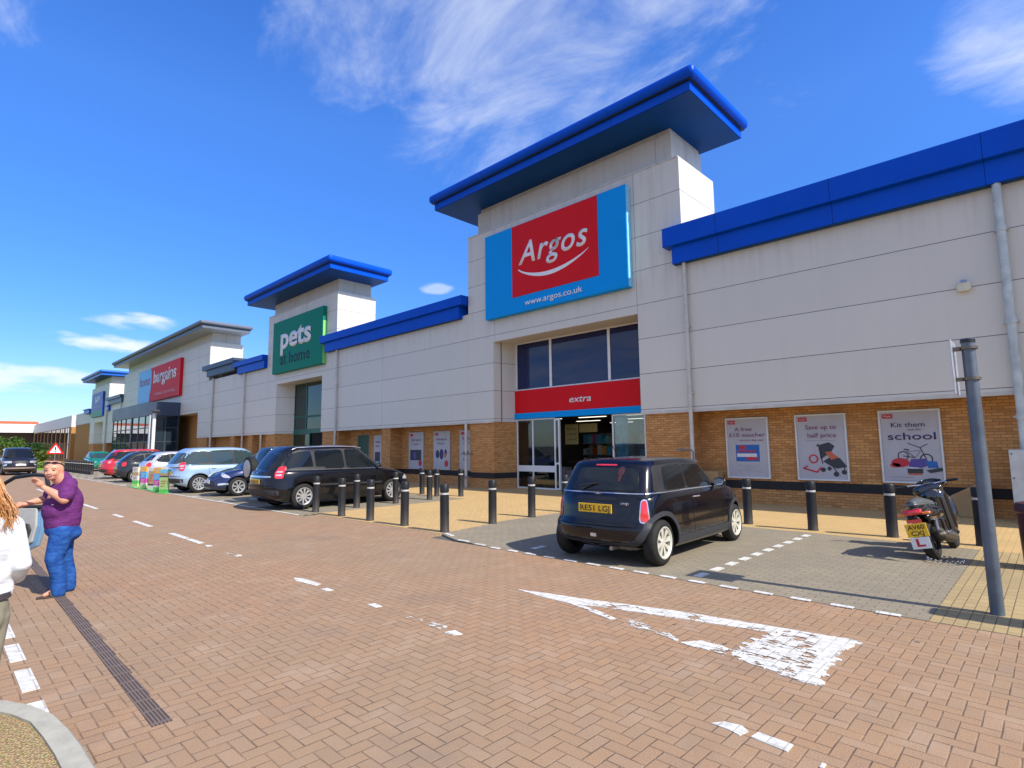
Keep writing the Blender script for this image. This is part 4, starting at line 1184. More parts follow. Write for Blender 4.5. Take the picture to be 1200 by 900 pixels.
h = mb_.ray_cast(Vector((.42, -4, .79)), Vector((0, 1, 0)))
text('ONE', 'model_badge', M_CHROME, mini, (.42, h[0].y - .012, .775), XR, UZ, w=.11, h=.028, bold=.02, shear=.2, world=False)
mb = MB(); mb.tube([(-.30, -1.795, 1.005), (-.05, -1.71, 1.04), (.02, -1.70, 1.03)], .013, 8)
h = mb_.ray_cast(Vector((-.1, -4, 1.01)), Vector((0, 1, 0))); dy = h[0].y - .02 + 1.73
mb.v = [(v[0], v[1] + dy, v[2] - .01) for v in mb.v]
mb.build('rear_wiper', M_BLACK, mini, world=False, smooth=True)
ex = MB(); ex.tube([(.22, -1.55, .215), (.22, -1.72, .215)], .028, 12); ex.ball((.28, -1.42, .22), (.26, .16, .06), 16, 8)
ex.build('exhaust_silencer', plain('rusty_exhaust', (.30, .27, .24), .5, .4, .6, var=.4, scale=20), mini, world=False, smooth=True)
MB().tube([(.02, -1.18, 1.40), (.03, -1.38, 1.62)], .006, 6).build('aerial', M_BLACK, mini, world=False)
# pink sticker hanging inside the rear glass
st = MB(); st.prism([(.27 + .05 * math.cos(a * PI / 8), 1.19 + .062 * math.sin(a * PI / 8)) for a in range(16)], 0, .004, 'y').prism([(.25, 1.06), (.245, 1.15), (.295, 1.15), (.29, 1.06)], 0, .004, 'y')
def onrear(v, y): 
    h = mb_.ray_cast(Vector((v[0], -4, v[2])), Vector((0, 1, 0))); return (v[0], h[0].y - .010 - v[1], v[2])
st.v = [onrear(v, 0) for v in st.v]
st.build('window_sticker', plain('dusky_pink_sticker', (.08, .03, .035), .6, .3, var=.6, scale=40), mini, world=False)

def squash(S, k):
    """scale every height above the sill"""
    return S
# ---- black people carrier
def mpv(paint, L=4.47, W=1.78, Hh=1.62, rim=None, light='y', plate='', strip=M_CHROME, glass=M_CGLASS):
    return dict(L=L, W=W, H=Hh, ra=-1.37, fa=1.33, wr=.325, gap=.05, wd=.20, tuck=.05, zr=.36, zf=.24, nr=9, nf=4.0, m=2.7, glass=glass,
      top=[(-2.24, .98), (-1.3, .985), (.2, .965), (.95, .955), (1.4, .90), (1.9, .78), (2.24, .62)],
      roof=[(-2.0, 1.54), (-1.2, 1.585), (-.2, 1.595), (.45, 1.555), (.8, 1.48)],
      gh=dict(b=(-2.16, 1.42), r=(-1.72, .42), w=(.79, .65), nr=7, nf=5, m=3.2, bow=1.2, pr=1.3),
      paint=paint, spokes=10, wstyle='fat', rimc=rim, rf=.66,
      windows=[[(-1.90, 1.02), (-1.72, 1.36), (-1.50, 1.45), (-1.16, 1.48), (-1.10, 1.015)], [(-1.03, 1.01), (-1.06, 1.485), (-.26, 1.505), (-.20, 1.0)], [(-.14, 1.0), (-.19, 1.505), (.36, 1.475), (.70, 1.27), (.98, 1.04), (.92, .995)]],
      pillars=[[(-1.96, .995), (-1.76, 1.38), (-1.52, 1.475), (-1.1, 1.505), (-.3, 1.53), (.40, 1.50), (.76, 1.29), (1.12, 1.02), (1.02, .975)]],
      seams=[[(-1.07, .98), (-1.07, .75), (-.93, .5), (-.86, .36)], [(-.17, .98), (-.18, .6), (-.17, .34)], [(1.0, .95), (.98, .6), (.84, .36)], [(-.86, .33), (.84, .33)]],
      strips=[([(-1.95, .995), (-1.0, .985), (.3, .98), (1.0, .975)], .016, strip), ([(-.95, .60), (.92, .58)], .045, M_TRIM)],
      handles=[(-.92, .86), (-.03, .86)], handlemat=paint, mirror=(.86, 1.02),
      rearglass=[(-.64, 1.04), (-.56, 1.43), (.56, 1.43), (.64, 1.04)], windscreen=[(-.66, 1.0), (-.55, 1.47), (.55, 1.47), (.66, 1.0)],
      rear=[([(-.72, .60), (-.72, .61), (.72, .61), (.72, .60)], M_WELL, 'boot_gap'), ([(-.60, .82), (-.60, .86), (.60, .86), (.60, .82)], strip, 'tailgate_trim'), ([(-.76, .36), (-.78, .52), (.78, .52), (.76, .36)], M_TRIMG, 'lower_bumper'), ([(-.035,.92),(-.035,.99),(.035,.99),(.035,.92)], M_CHROME, 'badge')],
      rearc=[([(-.10, .80), (-.11, 1.02), (-.04, 1.10), (.09, 1.09), (.10, .82), (.06, .79)], M_REDL, 'tail_light', 35, .80, -2.08), ([(-.07, .86), (-.07, .90), (.06, .90), (.06, .86)], M_WHL, 'reverse_light', 35, .80, -2.08), ([(-.07, .94), (-.07, .98), (.06, .98), (.06, .94)], M_WHL, 'reverse_light', 35, .80, -2.08)],
      frontc=[([(-.17, .62), (-.12, .70), (.12, .76), (.15, .68), (.02, .61)], M_WHL, 'headlight', 40, .74, 1.98)],
      plates=[(plate, 'y-', 0, .715, M_PLY, .52, .11)] if plate else [('', 'y-', 0, .715, M_PLY, .52, .11)])
P_ZAF = car_paint('black_people_carrier_paint', (.005, .005, .006), dk=.3, rough=.16)
zaf, zb_ = make_car('parked_car', 'black people carrier with red and clear tail lights parked beside the bollards', (-14.80, 8.12, .012), R(1.0), mpv(P_ZAF, L=4.6, plate='YH06 KXE'), cat='car')
rr = MB()
for s in (1, -1): rr.tube([(s * .61, -1.62, 1.51), (s * .61, -1.5, 1.56), (s * .61, -.6, 1.59), (s * .61, .2, 1.58), (s * .61, .38, 1.53)], .012, 8)
rr.build('roof_rail', M_CHROME, zaf, world=False, smooth=True)

def hatch(paint, L=3.98, W=1.70, Hh=1.46, rim=None, plate='', glass=M_CGLASS, front=False):
    return dict(L=L, W=W, H=Hh, ra=-1.28, fa=1.22, wr=.305, gap=.05, wd=.18, tuck=.045, zr=.34, zf=.22, nr=8, nf=4.0, m=2.7, glass=glass,
      top=[(-2., .97), (-1.3, .985), (.0, .93), (.7, .90), (1.1, .85), (1.6, .74), (1.99, .58)],
      roof=[(-1.7, 1.38), (-.9, 1.45), (-.1, 1.46), (.3, 1.42), (.6, 1.36)],
      gh=dict(b=(-1.88, 1.18), r=(-1.38, .22), w=(.745, .59), nr=6, nf=4.5, m=3.1, bow=1.2, pr=1.3),
      paint=paint, spokes=7, wstyle='fat', rimc=rim, rf=.66,
      windows=[[(-1.46, 1.05), (-1.28, 1.25), (-.95, 1.33), (-.90, 1.0)], [(-.85, .99), (-.88, 1.335), (-.16, 1.37), (-.10, .955)], [(-.05, .955), (-.10, 1.37), (.24, 1.345), (.50, 1.18), (.82, .965), (.75, .93)]],
      pillars=[[(-1.52, 1.02), (-1.3, 1.29), (-.95, 1.37), (-.2, 1.40), (.27, 1.37), (.56, 1.20), (.93, .945), (.8, .91), (-.9, .965)]],
      seams=[[(-.90, .96), (-.92, .7), (-.78, .38)], [(-.08, .93), (-.08, .36)], [(.80, .90), (.80, .6), (.72, .36)], [(-.78, .34), (.72, .34)]],
      strips=[], handles=[(-.74, .83), (.06, .81)], handlemat=paint, mirror=(.66, .96),
      rearglass=[(-.58, 1.05), (-.49, 1.32), (.49, 1.32), (.58, 1.05)], windscreen=[(-.62, .96), (-.48, 1.36), (.48, 1.36), (.62, .96)],
      rear=[([(-.6, .56), (-.6, .57), (.6, .57), (.6, .56)], M_WELL, 'boot_gap'), ([(-.66, .33), (-.68, .46), (.68, .46), (.66, .33)], M_TRIMG, 'lower_bumper')],
      rearc=[([(-.11, .78), (-.12, .92), (-.02, 1.0), (.09, .95), (.10, .82), (.03, .77)], M_REDL, 'tail_light', 38, .75, -1.84)],
      front=[([(-.42, .30), (-.50, .40), (-.42, .50), (.42, .50), (.50, .40), (.42, .30)], M_TRIM, 'lower_grille'), ([(-.3, .585), (-.32, .62), (.32, .62), (.3, .585)], M_TRIM, 'upper_grille')],
      frontc=[([(-.20, .60), (-.14, .67), (.06, .75), (.17, .77), (.12, .68), (-.02, .60)], M_WHL, 'headlight', 42, .70, 1.72)],
      front2=[([(.56, .36), (.56, .42), (.70, .44), (.72, .38)], M_WHL, 'fog_lamp')],
      plates=[(plate, 'y-', 0, .68, M_PLY, .52, .11), ('', 'y+', 0, .47, M_PLW, .52, .11)])
P_FI = car_paint('navy_blue_paint', (.010, .020, .085), .3)
make_car('parked_car', 'navy hatchback parked nose out towards the road next to the silver blue people carrier', (-20.45, 8.50, .012), R(179), hatch(P_FI, front=True))

P_SC = car_paint('silver_blue_paint', (.34, .47, .60), .35, .25)
sc_ = mpv(P_SC, L=4.3, W=1.78, Hh=1.60, strip=P_SC, glass=M_CGLASS2)
make_car('parked_car', 'silver blue people carrier with boomerang tail lights parked tail out behind the display boards', (-23.15, 8.25, .012), R(0), sc_)

P_RV = car_paint('dark_off_roader_paint', (.008, .009, .014), dk=.3)
rv = mpv(P_RV, L=4.2, W=1.66, strip=P_RV)
rv['gh'] = dict(b=(-2.05, 1.2), r=(-1.85, .40), w=(.78, .68), nr=8, nf=5, m=3.2, bow=1.2); rv['ra'] = -1.25
rv['rear'] = [([(-.76, .36), (-.78, .52), (.78, .52), (.76, .36)], M_TRIMG, 'lower_bumper')]
rvo, _b = make_car('parked_car', 'dark off-roader with a spare wheel on its back door beside the black people carrier', (-16.85, 8.75, .012), R(0), rv)
sw = empty('spare_wheel', (0, -2.22, .98), rz=-PI / 2, parent=rvo)
MB().lathe([(.2, -.1), (.30, -.11), (.34, -.08), (.35, 0), (.34, .08), (.30, .1), (.2, .1)], ax='x', n=36).build('tyre', M_TYRE, sw, world=False, smooth=True)
MB().lathe([(.001, .115), (.14, .115), (.245, .105), (.26, .08)], ax='x', n=36).build('wheel_cover', plain('silver_wheel_cover', (.42, .43, .45), .35, .5, .4), sw, world=False, smooth=True)

P_BL = car_paint('mid_blue_paint', (.012, .05, .20), .2); P_SI = car_paint('silver_paint', (.50, .52, .55), .4, .25); P_DK = car_paint('charcoal_paint', (.02, .025, .03)); P_RE = car_paint('bright_red_paint', (.48, .008, .015), .1); P_GN = car_paint('green_paint', (.0, .20, .11), .1)
make_car('parked_car', 'mid blue hatchback parked nose in behind the row of display boards', (-26.3, 9.35, .012), R(0), hatch(P_BL, glass=M_CGLASS2))
make_car('parked_car', 'silver hatchback parked just left of the display boards', (-30.3, 8.75, .012), R(0), hatch(P_SI))
make_car('parked_car', 'charcoal hatchback with red tail lights between the silver and the red cars', (-33.2, 8.4, .012), R(0), hatch(P_DK))
rd = mpv(P_RE, L=4.7, W=1.82, Hh=1.7, strip=P_RE); rd['windows'] = [[(-1.95, 1.03), (-1.84, 1.36), (-1.70, 1.46), (-.75, 1.50), (-.70, 1.0)], [(-.64, 1.0), (-.68, 1.505), (-.26, 1.505), (-.20, 1.0)], rd['windows'][2]]
make_car('parked_car', 'bright red people carrier, the largest car near the far bollards', (-38.4, 9.05, .012), R(0), rd)
make_car('parked_car', 'green hatchback seen side on behind the far row of bollards', (-54.5, 9.5, .012), R(-90), hatch(P_GN, glass=M_CGLASS2))
P_RR = car_paint('black_off_roader_paint', (.014, .012, .018))
rg = mpv(P_RR, L=4.7, W=1.9, strip=P_RR)
rg.update(wr=.37, ra=-1.35, fa=1.4, nf=6, top=[(-2.35, 1.12), (1.0, 1.1), (1.5, 1.08), (2.2, 1.02), (2.35, .95)], roof=[(-2.1, 1.76), (0, 1.80), (.8, 1.74)], zf=.36,
   gh=dict(b=(-2.25, 1.22), r=(-1.95, .62), w=(.84, .70), nr=8, nf=7, m=3.4, bow=1.2),
   windows=[[(-1.9, 1.15), (-1.78, 1.62), (-.9, 1.66), (-.9, 1.15)], [(-.8, 1.15), (-.8, 1.66), (.5, 1.62), (.95, 1.15)]], pillars=[], windscreen=[(-.72, 1.17), (-.60, 1.64), (.60, 1.64), (.72, 1.17)],
   front=[([(-.40, .80), (-.40, .93), (.40, .93), (.40, .80)], M_TRIM, 'grille'), ([(-.85, .42), (-.85, .52), (.85, .52), (.85, .42)], M_CHROME, 'bumper_bar')],
   front2=[([(.45, .80), (.45, .94), (.84, .94), (.84, .80)], M_WHL, 'headlight'), ([(.845, .80), (.845, .94), (.90, .94), (.90, .80)], M_AMB, 'indicator')], mirror=(1.0, 1.2), strips=[], seams=[], side_panels=[],
   plates=[('', 'y+', 0, .68, M_PLW, .52, .12)])
make_car('parked_car', 'black off-roader facing the camera at the far left end of the road', (-52.0, 4.4, 0), R(-90), rg)
# ------------------------------------------------------------------ bollards
def make_bollard(label):
    b = empty('bollard', (0, 0, 0), label=label, cat='bollard', group='black bollards round the entrance forecourt')
    MB().lathe([(.001, 0), (.088, 0), (.088, .02), (.083, .03), (.083, .655), (.072, .662), (.072, .672), (.001, .672)], n=28).build('post', M_BLACKB, b, world=False, smooth=True)
    MB().lathe([(.001, .672), (.078, .672), (.078, .705), (.001, .705)], n=28).build('reflective_band', M_BANDW, b, world=False, smooth=True)
    MB().lathe([(.001, .705), (.072, .705), (.072, .715), (.083, .722), (.083, .845), (.074, .858), (.001, .862)], n=28).build('cap', M_BLACKB, b, world=False, smooth=True)
    return b
nb_ = N('satin_black_bollard', .42, .3)
f_ = nb_.noise(5, 5, .7, nb_.obj()); z_ = nb_.sep(nb_.obj())[2]
nb_.base(nb_.mix(nb_.math('MULTIPLY', nb_.math('SUBTRACT', .35, z_, clamp=True), nb_.math('MULTIPLY', f_, 1.6), clamp=True), (.016, .016, .017), (.16, .13, .10)))
nb_.rough(nb_.math('ADD', .3, nb_.math('MULTIPLY', f_, .3)))
M_BLACKB = nb_.m
M_BANDW = plain('silver_reflective_band', (.62, .62, .60), .3, .5, .3, var=.1)
BL = [(-8.2, 6.68, 'black bollard nearest the camera, at the pointed corner of the road edge'),
      (-8.34, 8.03, 'second bollard of the row running from the road towards the doors'),
      (-8.42, 9.30, 'third bollard of the row running from the road towards the doors'),
      (-8.44, 10.52, 'bollard between the open doors and the small black hatchback, last of its row'),
      (-9.48, 6.70, 'roadside bollard just left of the nearest one'),
      (-10.72, 6.69, 'roadside bollard in front of the black people carrier bonnet'),
      (-11.9, 6.68, 'roadside bollard in front of the black people carrier front door'),
      (-13.2, 6.71, 'roadside bollard close behind the black people carrier rear wheel'),
      (-13.28, 7.88, 'bollard beside the middle of the black people carrier, set back from the road'),
      (-13.40, 9.17, 'bollard beside the front wheel of the black people carrier'),
      (-13.51, 10.43, 'bollard just right of the black people carrier nose, nearer of that pair'),
      (-14.29, 11.32, 'bollard before the middle poster of the left brick wall'),
      (-15.3, 11.5, 'bollard before the left poster of the left brick wall'),
      (-13.64, 11.76, 'bollard standing nearest the downpipe left of the entrance'),
      (-4.45, 11.16, 'bollard by the front wheel of the small black hatchback'),
      (-3.27, 11.06, 'bollard below the half price poster'),
      (-2.08, 11.08, 'bollard just left of the parked scooter'),
      (-.93, 10.97, 'bollard right of the scooter, half behind the tall sign pole')]
b0 = make_bollard(BL[0][2])
for i, (x, y, lb) in enumerate(BL):
    b = b0 if i == 0 else copy_tree(b0, label=lb)
    b.location = (x, y, .004); b.rotation_euler = (R(random.uniform(-.7, .7)), R(random.uniform(-.7, .7)), random.random())
for i in range(13):
    b = copy_tree(b0, label='one of the far bollards in a close row left of the red people carrier')
    b['group'] = 'far bollards beside the red people carrier'
    b.location = (-55.5 + i * .85, 7.55, .004)

# ------------------------------------------------------------------ posters
M_FRAME = plain('white_poster_frame', (.66, .68, .66), .4, .4, var=.06)
M_PAPER = plain('poster_paper', (.44, .43, .46), .45, .4, var=.10, scale=1.2)
M_INK = plain('navy_ink', (.03, .025, .11), .5); M_PINK = plain('magenta_ink', (.22, .04, .12), .5); M_INKR = plain('red_ink', (.50, .02, .04), .5); M_INKG = plain('dark_grey_ink', (.03, .035, .045), .5)
M_INKB = plain('blue_ink', (.01, .12, .40), .5); M_INKW = plain('white_ink', (.66, .66, .66), .5); M_INKL = plain('pale_ink', (.28, .27, .32), .5); M_INKO = plain('orange_ink', (.55, .12, .05), .5); M_INKP = plain('violet_ink', (.08, .06, .28), .5)
YP = 15.135
def poster(x0, x1, z0, z1, label, frame_=True, group=None):
    r = empty('poster', ((x0 + x1) / 2, YB, z0), label=label, cat='poster', group=group)
    if frame_:
        fm = MB(); w_ = .035
        fm.box(x0, x1, YP - .01, YB - .003, z0, z0 + w_); fm.box(x0, x1, YP - .01, YB - .003, z1 - w_, z1); fm.box(x0, x0 + w_, YP - .01, YB - .003, z0 + w_, z1 - w_); fm.box(x1 - w_, x1, YP - .01, YB - .003, z0 + w_, z1 - w_)
        fm.build('frame', M_FRAME, r)
        MB().box(x0 + w_, x1 - w_, YP + .02, YB - .004, z0 + w_, z1 - w_).build('sheet', M_PAPER, r)
    else: MB().box(x0, x1, YP + .02, YB - .004, z0, z1).build('sheet', M_PAPER, r)
    return r
_lay = [0]
def P(r, name, polys, mat):
    mb = MB(); _lay[0] += 1; e = .0004 * (_lay[0] % 18)
    for p in polys: mb.prism(p, YP + .017 - e, YP + .0198, 'y')
    return mb.build(name, mat, r)
def blob(cx, cz, rx, rz, n=18, a0=0, a1=2 * PI): return [(cx + rx * math.cos(a0 + (a1 - a0) * k / n), cz + rz * math.sin(a0 + (a1 - a0) * k / n)) for k in range(n if a1 - a0 > 6.2 else n + 1)]
def ringp(cx, cz, r, w_, n=18):
    out = []
    for k in range(n):
        a, b = 2 * PI * k / n, 2 * PI * (k + 1) / n
        out.append([(cx + r * math.cos(a), cz + r * math.sin(a)), (cx + r * math.cos(b), cz + r * math.sin(b)), (cx + (r - w_) * math.cos(b), cz + (r - w_) * math.sin(b)), (cx + (r - w_) * math.cos(a), cz + (r - w_) * math.sin(a))])
    return out
def PR(x0, x1, z0, z1): return [(x0, z0), (x1, z0), (x1, z1), (x0, z1)]
def bar(a, b, w_):
    a, b = Vector(a), Vector(b); d = (b - a).normalized(); n = Vector((-d.y, d.x)) * w_ / 2
    return [tuple(a + n), tuple(b + n), tuple(b - n), tuple(a - n)]
def PT(r, s, x, z, h, mat, w=None, align='LEFT', bold=0.):
    return text(s, 'printed_words', mat, r, (x, YP + .0085, z), XR, UZ, w=w, h=h, align=align, bold=bold, depth=.0015)
def logo(r, x, z):
    P(r, 'printed_logo', [PR(x, x + .20, z, z + .10)], M_INKR); PT(r, 'Argos', x + .025, z + .035, .042, M_INKW, w=.15, bold=.01)
# voucher
r = poster(-6.52, -5.40, .64, 2.24, 'free ten pound voucher poster with a blue gift card, nearest the small black hatchback')
logo(r, -6.46, 2.07)
PT(r, 'A free', -6.28, 1.885, .10, M_PINK, w=.46); PT(r, '£10 voucher', -6.43, 1.73, .105, M_PINK, w=.95); PT(r, 'on any day out', -6.15, 1.62, .05, M_PINK, w=.62)
P(r, 'printed_card', [PR(-6.27, -5.65, 1.08, 1.52)], M_INKB); P(r, 'printed_card_logo', [PR(-6.18, -6.0, 1.40, 1.50)], M_INKR); P(r, 'printed_card_stripe', [PR(-6.24, -5.74, 1.33, 1.37), PR(-6.0, -5.7, 1.12, 1.2)], M_INKR); P(r, 'printed_card_panel', [PR(-6.24, -5.72, 1.2, 1.29)], M_INKW)
P(r, 'small_print', [PR(-6.25, -5.65, .98, .99), PR(-6.2, -5.7, .93, .94), PR(-6.1, -5.8, .88, .89), PR(-6.25, -5.65, .83, .84)], M_INKL)
# half price
r = poster(-4.74, -3.60, .64, 2.25, 'half price poster showing a black and red pushchair, middle one of the three framed posters')
logo(r, -4.66, 2.08)
PT(r, 'Save up to', -4.50, 1.88, .11, M_PINK, w=.68); PT(r, 'half price', -4.46, 1.68, .11, M_PINK, w=.63); P(r, 'small_print', [PR(-4.5, -3.85, 1.6, 1.61)], M_INKL)
P(r, 'printed_pushchair', [[(-4.22, 1.50), (-4.0, 1.56), (-3.88, 1.47), (-3.98, 1.30), (-4.05, 1.26), (-4.20, 1.15)], [(-4.15, 1.10), (-4.0, 1.2), (-3.78, 1.18), (-3.64, .98), (-3.86, .93), (-4.0, 1.0)]] + [bar((-4.24, 1.52), (-4.16, 1.04), .02), bar((-4.24, 1.52), (-4.28, 1.46), .02), bar((-3.95, .98), (-3.86, .84), .02), bar((-3.7, .97), (-3.7, .88), .02)], M_INKG)
P(r, 'printed_wheel', [blob(-4.16, .90, .055, .055), blob(-3.88, .80, .06, .06), blob(-3.71, .85, .055, .055), blob(-4.02, .93, .045, .05)], M_INKG)
P(r, 'printed_seat', [[(-4.10, 1.33), (-3.98, 1.34), (-3.80, 1.19), (-3.97, 1.14)]], M_INKO)
P(r, 'printed_toy', [ringp(-4.36, 1.16, .11, .035)[k] for k in range(18)] + [bar((-4.6, .93), (-4.3, .84), .04), bar((-4.3, .84), (-4.2, .96), .035), bar((-4.6, .93), (-4.5, .99), .03)], M_INKR)
# school
r = poster(-2.94, -1.79, .64, 2.26, 'school poster with a bmx bike over a heap of bags, partly behind the scooter')
logo(r, -2.86, 2.08)
PT(r, 'Kit them', -2.70, 1.88, .105, M_INK, w=.62); PT(r, 'out for', -2.40, 1.80, .05, M_PINK, w=.26); PT(r, 'school', -2.78, 1.60, .155, M_INK, w=.88, bold=.004)
P(r, 'printed_bag', [blob(-2.58, 1.09, .17, .10), blob(-2.68, 1.03, .1, .05)], M_INKR); P(r, 'printed_bag', [[(-2.44, 1.0), (-2.38, 1.17), (-2.1, 1.18), (-2.05, 1.04), (-2.2, .98)]], M_INKP); P(r, 'printed_bag', [[(-2.08, .98), (-2.12, 1.13), (-1.92, 1.12), (-1.9, .98)]], M_INKB)
P(r, 'printed_box', [PR(-2.46, -2.18, .86, .96), [(-2.12, .93), (-1.84, .99), (-1.82, .92), (-2.05, .87)]], M_INKG); P(r, 'printed_box', [PR(-2.45, -2.2, .82, .857)], M_INKO); P(r, 'printed_pencil_case', [blob(-2.33, 1.0, .12, .04)], M_INKW)
P(r, 'printed_bike', ringp(-2.52, 1.24, .105, .022) + ringp(-2.10, 1.17, .12, .026) + [bar((-2.52, 1.24), (-2.3, 1.2), .02), bar((-2.46, 1.35), (-2.3, 1.2), .015), bar((-2.5, 1.385), (-2.4, 1.37), .03), bar((-2.2, 1.42), (-2.10, 1.17), .02), bar((-2.42, 1.52), (-2.2, 1.42), .018), bar((-2.2, 1.42), (-2.06, 1.5), .018)], M_INKG)
P(r, 'printed_frame', [bar((-2.44, 1.33), (-2.2, 1.36), .025), bar((-2.3, 1.2), (-2.2, 1.34), .025)], M_INKL)
P(r, 'small_print', [PR(-2.8, -2.35, .76, .775), PR(-2.85, -2.0, .69, .70)], M_INKL)
# the three narrow posters left of the doors
for x0, x1, lb, kind in ((-21.17, -20.09, 'narrow white poster with a dark photograph, farthest left of its brick wall', 0), (-19.37, -18.28, 'narrow white poster with dark coats and a red bag, middle of its brick wall', 1), (-17.66, -16.62, 'narrow white poster crossed by the cream downpipe left of the doors', 2)):
    r = poster(x0, x1, .60, 2.22, lb, False)
    w_ = x1 - x0
    P(r, 'printed_logo', [PR(x0 + .1, x0 + .32, 2.04, 2.15)], M_INKR)
    PT(r, ['Save up to', 'Save up to', 'Back to'][kind], x0 + .2, 1.84, .10, M_PINK, w=.7); PT(r, ['1/2 price', 'half price', 'school'][kind], x0 + .25, 1.66, .10, M_INKL, w=.5)
    if kind == 0: P(r, 'printed_photo', [PR(x0 + .12, x1 - .15, .98, 1.44)], M_INKG); P(r, 'printed_figure', [blob(x0 + .45, 1.18, .13, .16)], M_INKP)
    if kind == 1: P(r, 'printed_coat', [blob(x0 + .28, 1.25, .12, .18), blob(x0 + .55, 1.25, .13, .22), blob(x0 + .82, 1.32, .08, .14)], M_INK); P(r, 'printed_shirt', [blob(x0 + .8, 1.2, .07, .1)], M_INKO)
    if kind == 2: P(r, 'printed_coat', [blob(x0 + .4, 1.3, .16, .12)], M_INKG); P(r, 'printed_bag', [blob(x0 + .38, 1.05, .13, .1)], M_INKB)
    P(r, 'printed_tag', [blob(x1 - .22, .86, .12, .14)], M_INKR)
r = poster(-25.54, -24.51, .5, 2.2, 'dark green poster with a pale outline logo beyond the people carrier', False)
P(r, 'printed_panel', [PR(-25.53, -24.52, .51, 2.19)], plain('dark_green_ink', (.01, .06, .035), .5))
P(r, 'printed_outline', [bar((-25.28, 1.50), (-25.03, 1.98), .05), bar((-25.03, 1.98), (-24.78, 1.50), .05), bar((-24.78, 1.5), (-25.03, 1.42), .05), bar((-25.03, 1.42), (-25.28, 1.5), .05)], M_INKW); PT(r, 'pets', -25.35, 1.1, .22, M_INKW, w=.65, bold=.01)
r = poster(-24.05, -23.4, .5, 2.15, 'slim white notice beside the dark green poster, next to a brick pier', False)
P(r, 'printed_photo', [PR(-23.95, -23.5, .9, 1.35)], M_INKG); P(r, 'printed_line', [PR(-23.9, -23.5, 1.8, 1.86), PR(-23.9, -23.6, 1.6, 1.65)], M_PINK)

# ------------------------------------------------------------------ wall items on the store front
al = empty('alarm_box', (-1.12, YF, 4.62), label='small cream hexagonal alarm box high on the right hand cladding', cat='alarm box')
MB().prism([(-1.24, 4.64), (-1.21, 4.58), (-1.03, 4.58), (-1.0, 4.64), (-1.02, 4.76), (-1.22, 4.76)], 14.40, YF - .002, 'y').build('case', plain('cream_plastic', (.62, .58, .42), .4), al, bevel=.012)
MB().lathe([(.001, 4.76), (.05, 4.76), (.045, 4.81), (.001, 4.83)], c=(-1.12, 14.45, 0)).build('strobe', plain('blue_strobe_lens', (.2, .3, .5), .2), al, smooth=True)
def hoop(x0, x1, y0, z, label, x_leg=None):
    h_ = MB()
    h_.tube([(x0, y0, z), (x1 - .05, y0, z), (x1, y0, z - .05), (x1, y0, .0)], .022, 10)
    h_.tube([(x0, y0, z), (x0, YF + .06, z)], .018, 8); h_.box(x0 - .04, x0 + .04, YF + .03, YF + .055, z - .04, z + .04)
    o = root_mesh(h_, 'pipe_guard', plain('galvanised_rail', (.20, .19, .20), .45, .5, .5), (x1, y0, 0), smooth=True)
    tag(o, label, 'guard rail')
hoop(-7.53, -7.05, 14.25, 1.40, 'galvanised guard hoop round the downpipe right of the doors')
gr = MB()
for z in (1.28, .40): gr.box(-16.62, -16.16, 14.30, 14.34, z - .02, z + .02); gr.box(-16.62, -16.58, 14.34, YF + .04, z - .02, z + .02); gr.box(-16.2, -16.16, 14.34, YF + .04, z - .02, z + .02)
tag(root_mesh(gr, 'pipe_guard', plain('galvanised_rail', (.20, .19, .20), .45, .5, .5), (-16.4, 14.3, 0)), 'two galvanised guard straps round the downpipe left of the doors', 'guard rail')
M_TAN = plain('tan_board', (.36, .235, .11), .7, .3, var=.12, scale=3)
bx_ = MB().box(-7.12, -6.62, 14.75, 15.1, .004, .82)
tag(root_mesh(bx_, 'grit_bin', M_TAN, (-6.87, 14.9, 0), bevel=.03), 'tan box against the brick wall behind the small black hatchback', 'storage box')
rp = MB().prism([(-1.72, .005), (-1.10, .005), (-1.10, .75), (-1.16, .75), (-1.72, .42)], 14.8, 15.12, 'y')
tag(root_mesh(rp, 'grit_bin', M_TAN, (-1.4, 15, 0), bevel=.015), 'tan slope topped box on the pavement behind the scooter', 'storage box')
wb = empty('meter_cabinet', (-.36, YF, .3), label='pale grey cabinet bolted over the foot of the right hand downpipe', cat='cabinet')
MB().box(-.70, -.05, 14.22, YF + .6, .32, 1.38).build('case', plain('pale_grey_cabinet', (.50, .52, .50), .4), wb, bevel=.01)
bo = MB()
for z in (.4, .85, 1.3): bo.ball((-.66, 14.218, z), .014, 8, 6)
bo.build('bolt', M_BLACK, wb, smooth=True)
bp = MB(); bp.lathe([(.001, 0), (.19, 0), (.21, .05), (.235, .66), (.255, .68), (.255, .74), (.235, .78), (.15, .80), (.001, .80)], n=28)
bin_ = bp.build('litter_bin', plain('maroon_bin', (.055, .012, .018), .4, .5, var=.3), None, smooth=True); bin_.location = (-.22, 9.44, .004)
tag(bin_, 'dark maroon litter bin cut by the right edge of the photo', 'litter bin')

